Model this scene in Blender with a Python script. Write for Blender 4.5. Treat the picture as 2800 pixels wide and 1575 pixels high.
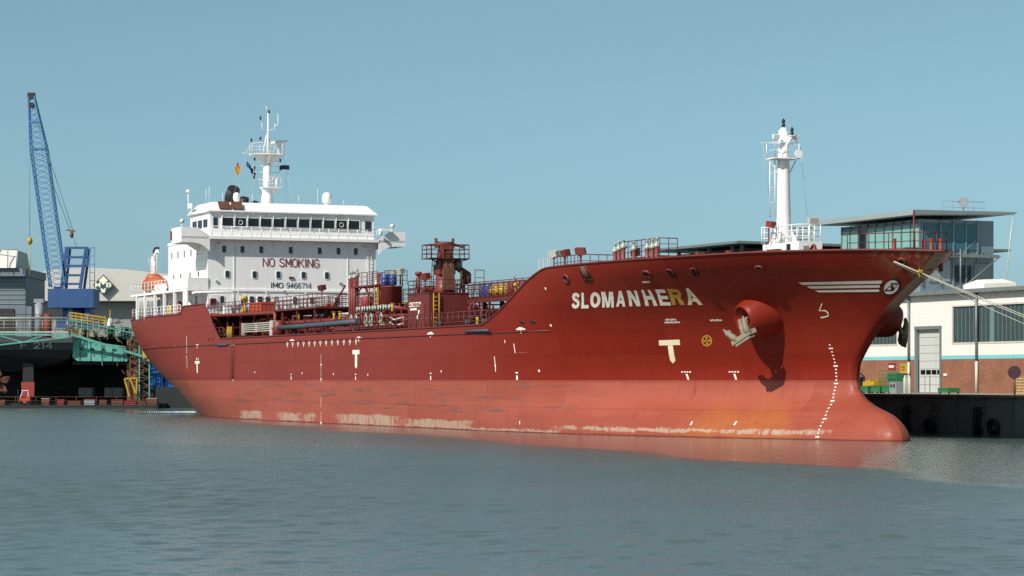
import bpy, bmesh, math, random
from mathutils import Vector, Matrix
random.seed(11)
sc = bpy.context.scene
for o in list(bpy.data.objects): bpy.data.objects.remove(o)
R = math.radians

# ------------------------------------------------------------------ camera, sky, sun, exposure
cam_d = bpy.data.cameras.new('camera'); cam = bpy.data.objects.new('camera', cam_d)
sc.collection.objects.link(cam); sc.camera = cam
cam.location = (0, 0, 3.36); cam.rotation_euler = (R(90), 0, 0)
cam_d.sensor_width = 36; cam_d.lens = 90.75; cam_d.shift_y = 0.0898
cam_d.clip_start = 0.5; cam_d.clip_end = 9000
SUN = Vector((-0.524, -0.571, 0.632)).normalized()          # towards the sun
world = bpy.data.worlds.new('World'); sc.world = world; world.use_nodes = True
wn = world.node_tree.nodes; wl = world.node_tree.links
bg = wn['Background']; bg.inputs['Strength'].default_value = 0.082
sky = wn.new('ShaderNodeTexSky'); sky.sky_type = 'NISHITA'; sky.sun_disc = False
sky.sun_elevation = math.asin(SUN.z); sky.sun_rotation = math.atan2(SUN.x, SUN.y)
sky.air_density = 0.6; sky.dust_density = 1.0; sky.ozone_density = 8.0
hs = wn.new('ShaderNodeHueSaturation'); hs.inputs['Hue'].default_value = 0.45; hs.inputs["Saturation"].default_value = 0.75
wl.new(sky.outputs[0], hs.inputs['Color']); wl.new(hs.outputs[0], bg.inputs['Color'])
sun_d = bpy.data.lights.new('sun', 'SUN'); sun_d.energy = 3.9; sun_d.angle = R(0.53); sun_d.color = (1, .955, .88)
sun = bpy.data.objects.new('sun', sun_d); sc.collection.objects.link(sun)
sun.rotation_euler = (-SUN).to_track_quat('-Z', 'Y').to_euler(); sun.location = SUN*400
sc.cycles.use_denoising = False; sc.cycles.sample_clamp_indirect = 4.0
vs = sc.view_settings; vs.view_transform = 'Standard'; vs.look = 'None'; vs.exposure = 0.30; vs.gamma = 1; vs.use_curve_mapping = False

# ------------------------------------------------------------------ frames and mesh builder
FX = (0.38930, -0.92111); FY = (0.92111, 0.38930); ORG = (-32.0879, 268.1134)   # ship / quay axes in the world
ANG = math.atan2(FX[1], FX[0])
def wpt(x, y, z): return Vector((ORG[0]+FX[0]*x+FY[0]*y, ORG[1]+FX[1]*x+FY[1]*y, z))
BASE = {}
def tag(o, label=None, cat=None, group=None, kind=None):
    if label: o['label'] = label
    if cat: o['category'] = cat
    if group: o['group'] = group
    if kind: o['kind'] = kind
    return o
def thing(name, label, cat, base, ship=True, group=None):
    o = bpy.data.objects.new(name, None); sc.collection.objects.link(o)
    o.empty_display_size = .5
    if ship: o.location = wpt(*base); o.rotation_euler = (0, 0, ANG)
    else: o.location = base
    BASE[o.name] = Vector(base)
    return tag(o, label, cat, group)
def base_of(o):
    while o.parent is not None: o = o.parent
    return BASE[o.name]
class MB:
    def __init__(s): s.v = []; s.f = []; s.s = []; s.marks = []
    def add(s, vs, fs, sm=False):
        n = len(s.v); s.v += [Vector(v) for v in vs]
        for f in fs: s.f.append([i+n for i in f]); s.s.append(sm)
        return s
    def box(s, x0, x1, y0, y1, z0, z1):
        return s.add([(x0,y0,z0),(x1,y0,z0),(x1,y1,z0),(x0,y1,z0),(x0,y0,z1),(x1,y0,z1),(x1,y1,z1),(x0,y1,z1)],
              [(0,3,2,1),(4,5,6,7),(0,1,5,4),(1,2,6,5),(2,3,7,6),(3,0,4,7)])
    def obox(s, c, a, b, d):
        c, a, b, d = Vector(c), Vector(a), Vector(b), Vector(d)
        P = [c-a-b-d, c+a-b-d, c+a+b-d, c-a+b-d, c-a-b+d, c+a-b+d, c+a+b+d, c-a+b+d]
        return s.add(P, [(0,3,2,1),(4,5,6,7),(0,1,5,4),(1,2,6,5),(2,3,7,6),(3,0,4,7)])
    def beam(s, p, q, w, h=None):
        p, q = Vector(p), Vector(q); t = q-p
        if t.length < 1e-6: return s
        h = h or w; u = Vector((0,0,1)) if abs(t.normalized().z) < .95 else Vector((1,0,0))
        a = t.cross(u).normalized(); b = a.cross(t).normalized()
        return s.obox((p+q)/2, t/2, a*w/2, b*h/2)
    def tube(s, pts, r, n=8, cap=True, sm=True):
        pts = [Vector(p) for p in pts]; m = len(pts)
        rs = r if isinstance(r, (list, tuple)) else [r]*m
        V = []; up = None
        for i in range(m):
            t = (pts[min(i+1,m-1)]-pts[max(i-1,0)])
            t = t.normalized() if t.length > 1e-9 else Vector((0,0,1))
            if up is None:
                up = Vector((0,0,1)) if abs(t.z) < .9 else Vector((1,0,0))
            a = t.cross(up)
            if a.length < 1e-4: a = t.cross(Vector((0,1,0)))
            a.normalize(); b = a.cross(t).normalized(); up = b
            for k in range(n):
                w = 2*math.pi*k/n; V.append(pts[i]+(a*math.cos(w)+b*math.sin(w))*rs[i])
        Fs = [(i*n+k, i*n+(k+1)%n, (i+1)*n+(k+1)%n, (i+1)*n+k) for i in range(m-1) for k in range(n)]
        s.add(V, Fs, sm)
        if cap:
            b0 = len(s.v)-len(V)
            s.f.append([b0+k for k in range(n)][::-1]); s.s.append(False)
            s.f.append([b0+(m-1)*n+k for k in range(n)]); s.s.append(False)
        return s
    def cyl(s, p, q, r, n=14, r2=None): return s.tube([p, q], [r, r if r2 is None else r2], n)
    def lathe(s, c, prof, n=18, ax=(0,0,1), sm=True, cap=True):
        c = Vector(c); ax = Vector(ax).normalized()
        a = ax.orthogonal().normalized(); b = ax.cross(a)
        V = [c+ax*h+(a*math.cos(2*math.pi*k/n)+b*math.sin(2*math.pi*k/n))*r for r, h in prof for k in range(n)]
        m = len(prof)
        s.add(V, [(i*n+k, i*n+(k+1)%n, (i+1)*n+(k+1)%n, (i+1)*n+k) for i in range(m-1) for k in range(n)], sm)
        if cap:
            b0 = len(s.v)-len(V)
            if prof[0][0] > 1e-3: s.f.append([b0+k for k in range(n)][::-1]); s.s.append(False)
            if prof[-1][0] > 1e-3: s.f.append([b0+(m-1)*n+k for k in range(n)]); s.s.append(False)
        return s
    def prism(s, pts, ex):
        pts = [Vector(p) for p in pts]; ex = Vector(ex); n = len(pts)
        return s.add(pts+[p+ex for p in pts], [list(range(n))[::-1], list(range(n, 2*n))]+[(i, (i+1)%n, n+(i+1)%n, n+i) for i in range(n)])
    def torus(s, c, ax, R_, r, n=20, m=8):
        c = Vector(c); ax = Vector(ax).normalized(); a = ax.orthogonal().normalized(); b = ax.cross(a)
        V = []
        for i in range(n):
            w = 2*math.pi*i/n; rad = a*math.cos(w)+b*math.sin(w)
            for k in range(m):
                q = 2*math.pi*k/m; V.append(c+rad*(R_+r*math.cos(q))+ax*r*math.sin(q))
        return s.add(V, [(i*m+k, ((i+1)%n)*m+k, ((i+1)%n)*m+(k+1)%m, i*m+(k+1)%m) for i in range(n) for k in range(m)], True)
    def rail(s, pts, h=1.0, sp=1.5, r=.025, bars=3, post=None):
        pts = [Vector(p) for p in pts]; up = Vector((0,0,1)); s.marks.append((len(s.v), len(s.f)))
        for k in range(bars):
            z = h*(k+1)/bars
            s.tube([p+up*z for p in pts], r if k == bars-1 else r*.75, 5)
        for i in range(len(pts)-1):
            L = (pts[i+1]-pts[i]).length; n = max(1, round(L/sp))
            for k in range(n+(1 if i == len(pts)-2 else 0)):
                p = pts[i].lerp(pts[i+1], k/n); s.tube([p, p+up*h], post or r, 5)
        return s
    def ladder(s, p, q, side, w=.45, r=.03, step=.35):
        p, q, side = Vector(p), Vector(q), Vector(side).normalized()*w/2
        s.tube([p-side, q-side], r, 5); s.tube([p+side, q+side], r, 5)
        n = int((q-p).length/step)
        for k in range(1, n):
            c = p.lerp(q, k/n); s.tube([c-side, c+side], r*.8, 5)
        return s
    def build(s, name, mat, parent=None, at=None, kind=None):
        b = base_of(parent) if parent is not None else Vector((0,0,0))
        at = Vector(at) if at is not None else None
        me = bpy.data.meshes.new(name)
        off = at if at is not None else b
        me.from_pydata([v-off for v in s.v], [], s.f); me.polygons.foreach_set('use_smooth', s.s)
        bm = bmesh.new(); bm.from_mesh(me); bmesh.ops.recalc_face_normals(bm, faces=bm.faces); bm.to_mesh(me); bm.free()
        me.materials.append(mat)
        o = bpy.data.objects.new(name, me); sc.collection.objects.link(o)
        if parent is not None: o.parent = parent
        if at is not None: o.location = at-b
        if kind: o['kind'] = kind
        return o
def split_runs(mb):                                # one builder per railing run
    cuts = [(0, 0)]+mb.marks[1:]+[(len(mb.v), len(mb.f))]; out = []
    for (v0, f0), (v1, f1) in zip(cuts, cuts[1:]):
        m = MB(); m.v = mb.v[v0:v1]; m.f = [[i-v0 for i in f] for f in mb.f[f0:f1]]; m.s = mb.s[f0:f1]; out.append(m)
    return out
def rep(o, delta, parent=None):                    # another piece that shares the mesh
    c = o.copy(); sc.collection.objects.link(c); c.parent = parent or o.parent
    c.location = Vector(o.location)+Vector(delta); return c
def single(mb, name, mat, label, cat, base, ship=True, group=None):   # a thing that is one mesh
    b = Vector(base); me_o = MB(); me_o.v = [v-b for v in mb.v]; me_o.f = mb.f; me_o.s = mb.s
    o = me_o.build(name, mat)
    if ship: o.location = wpt(*base); o.rotation_euler = (0, 0, ANG)
    else: o.location = b
    return tag(o, label, cat, group)
# ------------------------------------------------------------------ materials
def C(h):
    h = h.lstrip('#'); c = [int(h[i:i+2], 16)/255 for i in (0, 2, 4)]
    return tuple(((v/12.92) if v <= .04045 else ((v+.055)/1.055)**2.4) for v in c)+(1,)
class NT:
    def __init__(s, name, rough=.5, metal=0.0):
        s.m = bpy.data.materials.new(name); s.m.use_nodes = True
        s.n = s.m.node_tree.nodes; s.l = s.m.node_tree.links; s.b = s.n['Principled BSDF']
        s.b.inputs['Roughness'].default_value = rough; s.b.inputs['Metallic'].default_value = metal
        s.tc = s.n.new('ShaderNodeTexCoord'); s.co = s.tc.outputs['Object']
    def set(s, i, v):
        if hasattr(v, 'default_value') or isinstance(v, bpy.types.NodeSocket): s.l.new(v, i)
        else: i.default_value = v
    def map(s, scale, loc=(0,0,0), vec=None):
        n = s.n.new('ShaderNodeMapping'); n.inputs['Scale'].default_value = scale; n.inputs['Location'].default_value = loc
        s.l.new(vec or s.co, n.inputs['Vector']); return n.outputs[0]
    def noise(s, scale, detail=3, rough=.55, vec=None, dist=0):
        n = s.n.new('ShaderNodeTexNoise'); n.inputs['Scale'].default_value = scale; n.inputs['Detail'].default_value = detail
        n.inputs['Roughness'].default_value = rough; n.inputs['Distortion'].default_value = dist
        s.l.new(vec or s.co, n.inputs['Vector']); return n.outputs['Fac']
    def math(s, op, a, b=0.0, clamp=False):
        n = s.n.new('ShaderNodeMath'); n.operation = op; n.use_clamp = clamp; s.set(n.inputs[0], a); s.set(n.inputs[1], b); return n.outputs[0]
    def step(s, v, a, b):                            # smooth 0..1 between a and b
        n = s.n.new('ShaderNodeMapRange'); n.interpolation_type = 'SMOOTHSTEP'
        n.inputs['From Min'].default_value = a; n.inputs['From Max'].default_value = b; s.set(n.inputs['Value'], v); return n.outputs[0]
    def band(s, v, a, b, e): return s.math('MULTIPLY', s.step(v, a-e, a+e), s.step(v, b+e, b-e))
    def mix(s, f, a, b):
        n = s.n.new('ShaderNodeMix'); n.data_type = 'RGBA'; s.set(n.inputs[0], f); s.set(n.inputs[6], a); s.set(n.inputs[7], b); return n.outputs[2]
    def sep(s, vec=None):
        n = s.n.new('ShaderNodeSeparateXYZ'); s.l.new(vec or s.co, n.inputs[0]); return n.outputs
    def bump(s, h, strength=.3, dist=.02):
        n = s.n.new('ShaderNodeBump'); n.inputs['Strength'].default_value = strength; n.inputs['Distance'].default_value = dist
        s.l.new(h, n.inputs['Height']); s.l.new(n.outputs[0], s.b.inputs['Normal'])
    def col(s, c): s.set(s.b.inputs['Base Color'], c)
def paint(name, hexcol, rough=.5, var=.12, scale=1.2, grime='#5a4a3c', amt=.25, metal=0.0, streak=True):
    t = NT(name, rough, metal); c = C(hexcol)
    dark = tuple(v*(1-var*2) for v in c[:3])+(1,); lite = tuple(min(1, v*(1+var)) for v in c[:3])+(1,)
    base = t.mix(t.noise(scale, 4), dark, lite)
    st = t.step(t.noise(1.0, 4, .6, t.map((2.2, 2.2, .35)) if streak else None), .52, .78)
    t.col(t.mix(t.math('MULTIPLY', st, amt), base, C(grime)))
    t.set(t.b.inputs['Roughness'], t.math('ADD', t.math('MULTIPLY', t.noise(3, 3), .25), rough-.12))
    t.bump(t.noise(9, 3), .12, .01)
    return t.m
M = {}
M['white'] = paint('white_ship_paint', '#f3f1ee', .42, .025, .5, '#8a6a4c', .24)
M['white_rail'] = paint('white_rail_paint', '#e6e6e2', .45, .03, 2, '#8a7a66', .1)
M['deck_red'] = paint('deck_red_paint', '#6e2b26', .55, .16, 1.4, '#3a2420', .45)
M['rail_red'] = paint('rail_red_paint', '#612a26', .5, .12, 2, '#352019', .4)
M['pipe_red'] = paint('pipe_red_paint', '#7c322b', .5, .14, 2, '#2e211c', .4)
M['rust'] = paint('rusted_steel', '#6f4630', .7, .25, 3, '#2b1c14', .5)
M['dark'] = paint('dark_steel', '#2a2b2d', .55, .2, 2, '#15110e', .3)
M['black'] = paint('black_rubber', '#141414', .7, .2, 2, '#2a2622', .3)
M['hose'] = paint('slate_hose', '#47535e', .55, .12, 2, '#24282c', .3)
M['alu'] = paint('weathered_aluminium', '#c6c4b6', .45, .08, 3, '#6d675a', .35, .15)
M['valve'] = paint('grey_green_valve', '#aeb5a8', .45, .12, 4, '#545848', .4, .1)
M['yellow'] = paint('yellow_paint', '#c09a2c', .5, .12, 2, '#6d4a12', .3)
M['orange'] = paint('orange_plastic', '#b9482a', .45, .08, 1.5, '#7a2f16', .2)
M['blue'] = paint('blue_barrel_plastic', '#2f5596', .4, .1, 2, '#1b3560', .2)
M['boat'] = paint('orange_boat', '#b8633f', .45, .1, 1.5, '#6e3a20', .3)
M['gasket'] = paint('window_gasket', '#e9e8e4', .4, .04, 2, '#7a6a58', .2)
M['mark'] = paint('white_hull_marking', '#f3ecdc', .5, .04, 2, '#a08a66', .25)
M['mark_cream'] = paint('cream_hull_marking', '#efe3bd', .5, .05, 1, '#b59a55', .3)
M['mark_gold'] = paint('yellowed_hull_marking', '#c39a3a', .55, .12, 1.2, '#e0d3a0', .6)
M['navy'] = paint('navy_logo_paint', '#141c2c', .45, .1, 2, '#0c1018', .2)
M['sign_red'] = paint('dull_red_lettering', '#8c2f33', .5, .1, 2, '#5a2024', .2)
M['sign_dark'] = paint('slate_lettering', '#3c4550', .5, .1, 2, '#23282e', .2)
M['rope'] = paint('pale_mooring_rope', '#e0d9c2', .8, .15, 6, '#8b7a52', .3, streak=False)
M['rusty_anchor'] = paint('weathered_anchor', '#8b7f6a', .65, .2, 3, '#6a5238', .55)
M['grey'] = paint('grey_steel', '#8f9496', .5, .1, 1.5, '#4a4a46', .3)
def glass(name, hexcol, rough=.06, tint=.0):
    t = NT(name, rough); t.col(t.mix(t.noise(.7, 2), C(hexcol), tuple(v*.6 for v in C(hexcol)[:3])+(1,)))
    t.b.inputs['Specular IOR Level'].default_value = .6
    return t.m
M['glass'] = glass('dark_bridge_glass', '#1a1d20')
M['port'] = glass('cabin_glass', '#2a333c')
# ---- hull shape: half breadth b(x, z), metres, from line tables ----
def pchip(xs, ys):
    n = len(xs); h = [xs[i+1]-xs[i] for i in range(n-1)]
    dl = [(ys[i+1]-ys[i])/h[i] for i in range(n-1)]
    m = [0.0]*n; m[0] = dl[0]; m[-1] = dl[-1]
    for i in range(1, n-1):
        if dl[i-1]*dl[i] > 0:
            w1 = 2*h[i]+h[i-1]; w2 = h[i]+2*h[i-1]
            m[i] = (w1+w2)/(w1/dl[i-1]+w2/dl[i])
    def fn(x):
        if x <= xs[0]: return ys[0]
        if x >= xs[-1]: return ys[-1]
        lo, hi = 0, n-1
        while hi-lo > 1:
            k = (lo+hi)//2
            if xs[k] <= x: lo = k
            else: hi = k
        t = (x-xs[lo])/h[lo]; t2 = t*t; t3 = t2*t
        return ((2*t3-3*t2+1)*ys[lo]+(t3-2*t2+t)*h[lo]*m[lo]
                + (-2*t3+3*t2)*ys[lo+1]+(t3-t2)*h[lo]*m[lo+1])
    return fn
BEAM = 10.5
stem_x = pchip([-1.5,-.6,0,.4,.83,1.2,1.42,1.7,1.91,2.2,2.52,2.95,3.34,4.16,4.98,6.09,7.07,8.11,9.22,10.3,11],
               [136.7,137.25,137.4,137.3,136.95,136.4,135.95,134.95,134.2,133.45,132.95,132.6,132.5,132.6,133.3,134.6,136.1,137.95,140.15,141.75,142.5])
DB = [0,.12,.3,.6,1,2,3.5,5.5,8,11,15,20,28,36,46]
BOW = {-1.5:[0,.42,.68,.95,1.2,1.65,2.3,3.1,4.2,5.4,6.8,8.3,9.7,10.35,10.5],
        0.0:[0,.4,.65,.9,1.14,1.6,2.2,3.0,4.1,5.35,6.75,8.25,9.7,10.35,10.5],
        .83:[0,.36,.56,.78,1.0,1.4,1.98,2.8,3.9,5.15,6.65,8.2,9.75,10.4,10.5],
       1.42:[0,.3,.46,.66,.86,1.22,1.75,2.55,3.65,5.0,6.6,8.2,9.8,10.4,10.5],
       1.91:[0,.25,.4,.58,.78,1.2,1.8,2.62,3.7,5.0,6.6,8.2,9.85,10.4,10.5],
       2.52:[0,.24,.38,.55,.75,1.2,1.83,2.66,3.75,5.05,6.65,8.3,9.95,10.45,10.5],
       3.34:[0,.24,.38,.55,.75,1.2,1.85,2.7,3.8,5.1,6.7,8.35,10.0,10.45,10.5],
       5.00:[0,.24,.38,.56,.78,1.25,1.95,2.85,4.0,5.3,6.9,8.5,10.05,10.5,10.5],
       6.50:[0,.25,.39,.57,.78,1.28,1.98,2.86,4.0,5.3,6.85,8.45,10.1,10.5,10.5],
       8.00:[0,.25,.4,.58,.82,1.35,2.12,3.1,4.3,5.65,7.2,8.7,10.15,10.5,10.5],
       9.30:[0,.25,.41,.63,.9,1.48,2.34,3.48,4.82,6.3,7.85,9.2,10.32,10.5,10.5],
      10.30:[0,.25,.42,.66,.94,1.6,2.56,3.82,5.32,6.95,8.5,9.65,10.45,10.5,10.5],
      11.00:[0,.25,.42,.66,.94,1.6,2.56,3.82,5.32,6.95,8.5,9.65,10.45,10.5,10.5]}
stern_x = pchip([-1.5,0,1,2,4,6,11],[3,0,-.8,-1.5,-2.5,-2.7,-2.7])
DS = [0,2.7,6.6,13,20.5,28.5,37,46,54]
STERN = {-1.5:[.2,.5,1.3,3.0,5.2,7.2,9.0,10.1,10.5],
          0.0:[.3,1.0,2.1,4.0,6.2,8.0,9.4,10.25,10.5],
          1.9:[1.3,2.2,3.4,5.4,7.45,9.1,10.1,10.5,10.5],
          4.4:[3.5,4.6,5.9,7.7,9.2,10.1,10.5,10.5,10.5],
          7.3:[6.1,6.95,8.0,9.35,10.2,10.5,10.5,10.5,10.5],
          9.4:[6.9,7.65,8.55,9.6,10.35,10.5,10.5,10.5,10.5],
         11.0:[6.9,7.65,8.55,9.6,10.35,10.5,10.5,10.5,10.5]}
def table2(D, T):
    zs = sorted(T); cols = [pchip(zs, [T[z][i] for z in zs]) for i in range(len(D))]
    cache = {}
    def fn(d, z):
        key = round(z, 3)
        if key not in cache: cache[key] = pchip(D, [c(z) for c in cols])
        return cache[key](d)
    return fn
bow_b = table2(DB, BOW); stern_b = table2(DS, STERN)
def half(x, z):
    if x > 85: return bow_b(max(0, stem_x(z)-x), z)
    return stern_b(max(0, x-stern_x(z)), z)
top_z = pchip([-3,28.9,29.6,30.2,36.6,37.2,41.3,41.9,102.0,103.0,111.2,112.6,120,128,133,137,140,142.5],
              [9.4,9.4,9.95,10.1,10.12,9.9,7.15,6.95,6.98,7.2,10.05,10.3,10.38,10.42,10.47,10.43,10.32,10.18])
# ---- end hull shape ----
# hull paint: red topsides, salmon antifouling, weld seams, scuffs, scraped patches, rust runs, painted reflected light
def hull_material():
    t = NT('red_hull_paint', .42); X, Y, Z = t.sep()
    t.b.inputs['Specular IOR Level'].default_value = .22
    xz = t.n.new('ShaderNodeCombineXYZ'); t.l.new(X, xz.inputs[0]); t.l.new(Z, xz.inputs[1]); xz = xz.outputs[0]
    def plates(w, h, m, sm):
        n = t.n.new('ShaderNodeTexBrick'); n.inputs['Scale'].default_value = 1; n.inputs['Brick Width'].default_value = w
        n.inputs['Row Height'].default_value = h; n.inputs['Mortar Size'].default_value = m; n.inputs['Mortar Smooth'].default_value = sm
        n.inputs['Color1'].default_value = (0,0,0,1); n.inputs['Color2'].default_value = (1,1,1,1); n.inputs['Mortar'].default_value = (.5,.5,.5,1)
        t.l.new(xz, n.inputs['Vector']); return n
    br = plates(9.3, 1.62, .025, .8)
    n1 = t.noise(.35, 5, .6); n2 = t.noise(2.5, 4, .6); fine = t.noise(14, 3)
    streaks = t.noise(1, 4, .6, t.map((1.5, 1.5, .12)))
    hz = t.noise(1, 4, .65, t.map((.16, .16, 1.6)))
    top = t.mix(n1, C('#6d190f'), C('#842213'))
    top = t.mix(t.math('MULTIPLY', br.outputs['Color'], .34), top, C('#8e3322'))
    aft = t.step(X, 112, 78)                                   # older, chalkier paint aft
    top = t.mix(t.math('MULTIPLY', aft, .62), top, t.mix(hz, C('#7d2d23'), C('#924338')))
    top = t.mix(t.math('MULTIPLY', t.step(streaks, .55, .8), .3), top, C('#5c2520'))
    low = t.mix(t.math('MULTIPLY', t.step(X, 128, 90), .4), t.mix(n1, C('#8a4031'), C('#9b4c3b')), C('#a4503f')); low = t.mix(t.math('MULTIPLY', br.outputs['Color'], .34), low, C('#ae5f4c'))
    low = t.mix(t.math('MULTIPLY', t.step(hz, .42, .75), .35), low, C('#a9604f'))
    low = t.mix(t.math('MULTIPLY', t.step(streaks, .55, .85), .5), low, C('#7c3a2e'))
    scuff = t.math('MULTIPLY', t.step(t.noise(1.3, 7, .8, t.map((.16, .16, 2.2))), .52, .62), t.math('MULTIPLY', t.band(X, 40, 112, 5), t.band(Z, 1.0, 3.3, .3)))
    low = t.mix(t.math('MULTIPLY', scuff, .7), low, C('#5f4a48'))
    rust = t.math('MULTIPLY', t.band(X, 123.5, 131, 2.2), t.math('MULTIPLY', t.step(Z, 3.3, .3), t.step(n1, .3, .65)))  # yellowish reflected light and discoloration painted into the colour near the bow
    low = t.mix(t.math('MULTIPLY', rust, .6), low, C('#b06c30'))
    # pale growth scraped along the waterline
    edge = t.math('ADD', t.noise(1.3, 7, .78, t.map((.55, .55, 1.6))), -.5)
    zz = t.math('ADD', Z, t.math('MULTIPLY', edge, .7))
    for (xa, xb, za, zb) in ((47.5, 54, .15, .75), (58.8, 64, .12, .72), (65.5, 67.2, .15, .7), (73.6, 86.5, .1, .78), (87.8, 100, .08, .62), (100, 112, .05, .2), (112, 133, .28, .5)):
        p = t.math('MULTIPLY', t.band(t.math('ADD', X, t.math('MULTIPLY', edge, 9.0)), xa, xb, .8), t.band(zz, za, zb, .05))
        p = t.math('MULTIPLY', p, t.step(t.noise(1.6, 5, .75, t.map((1.8, 1.8, .35))), .36, .5))
        low = t.mix(t.math('MULTIPLY', p, .72), low, C('#b3a18c'))
    low = t.mix(t.math('MULTIPLY', t.step(t.math('ADD', Z, t.math('MULTIPLY', edge, .1)), .1, .02), .8), low, C('#6e2a22'))
    f = t.step(t.math('ADD', Z, t.math('MULTIPLY', t.math('ADD', fine, -.5), .03)), 3.31, 3.35)
    c = t.mix(f, low, top)
    drip = t.math('MULTIPLY', t.step(t.noise(1, 3, .6, t.map((3.5, 3.5, .07))), .68, .74), t.band(Z, .6, 5.6, 1.0))
    c = t.mix(t.math('MULTIPLY', drip, .35), c, C('#7a4a2c'))
    seam = t.step(br.outputs['Fac'], .2, .8)
    c = t.mix(t.math('MULTIPLY', seam, .13), c, C('#4c1712'))
    chip = t.math('MULTIPLY', t.step(t.noise(2.2, 6, .75, t.map((1.2, 1.2, .5))), .70, .74), t.band(X, 20, 108, 3))
    c = t.mix(t.math('MULTIPLY', chip, .5), c, C('#b9a49a'))
    c = t.mix(t.math('MULTIPLY', t.step(X, 137.2, 140.0), t.math('MULTIPLY', t.step(t.noise(1, 5, .7, t.map((1.6, 2.4, .9))), .40, .62), .75)), c, C('#80684e'))
    stem = t.math('MULTIPLY', t.step(t.math('ABSOLUTE', Y), .42, .3), t.math('MULTIPLY', t.step(X, 135.6, 137.2), t.step(Z, 5.0, 6.5)))
    c = t.mix(t.math('MULTIPLY', stem, t.math('ADD', .45, t.math('MULTIPLY', n2, .4))), c, C('#a3977f'))
    fr = t.n.new('ShaderNodeTexWave'); fr.wave_type = 'BANDS'; fr.bands_direction = 'X'; fr.inputs['Scale'].default_value = .40; fr.inputs['Distortion'].default_value = .6; t.l.new(t.co, fr.inputs['Vector'])
    runs = t.math('MULTIPLY', t.step(t.noise(1, 5, .7, t.map((2.6, 2.6, .10))), .60, .68), t.step(t.noise(.22, 3, .6), .46, .6))
    c = t.mix(t.math('MULTIPLY', runs, .4), c, C('#54281a'))
    scr = t.math('MULTIPLY', t.step(t.noise(1, 6, .8, t.map((.22, .22, 5.0))), .66, .69), t.math('MULTIPLY', t.band(X, 30, 112, 6), t.band(Z, .8, 5.6, .4)))
    c = t.mix(t.math('MULTIPLY', scr, .5), c, C('#a98f86'))
    t.col(c)
    t.set(t.b.inputs['Roughness'], t.math('ADD', t.math('MULTIPLY', n2, .25), .30))
    h = t.math('ADD', t.math('MULTIPLY', seam, -.5), t.math('ADD', t.math('MULTIPLY', n1, 1.6), t.math('ADD', t.math('MULTIPLY', fr.outputs['Fac'], .35), t.math('MULTIPLY', fine, .08))))
    t.bump(h, .75, .04); return t.m
M['hull'] = hull_material()

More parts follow.
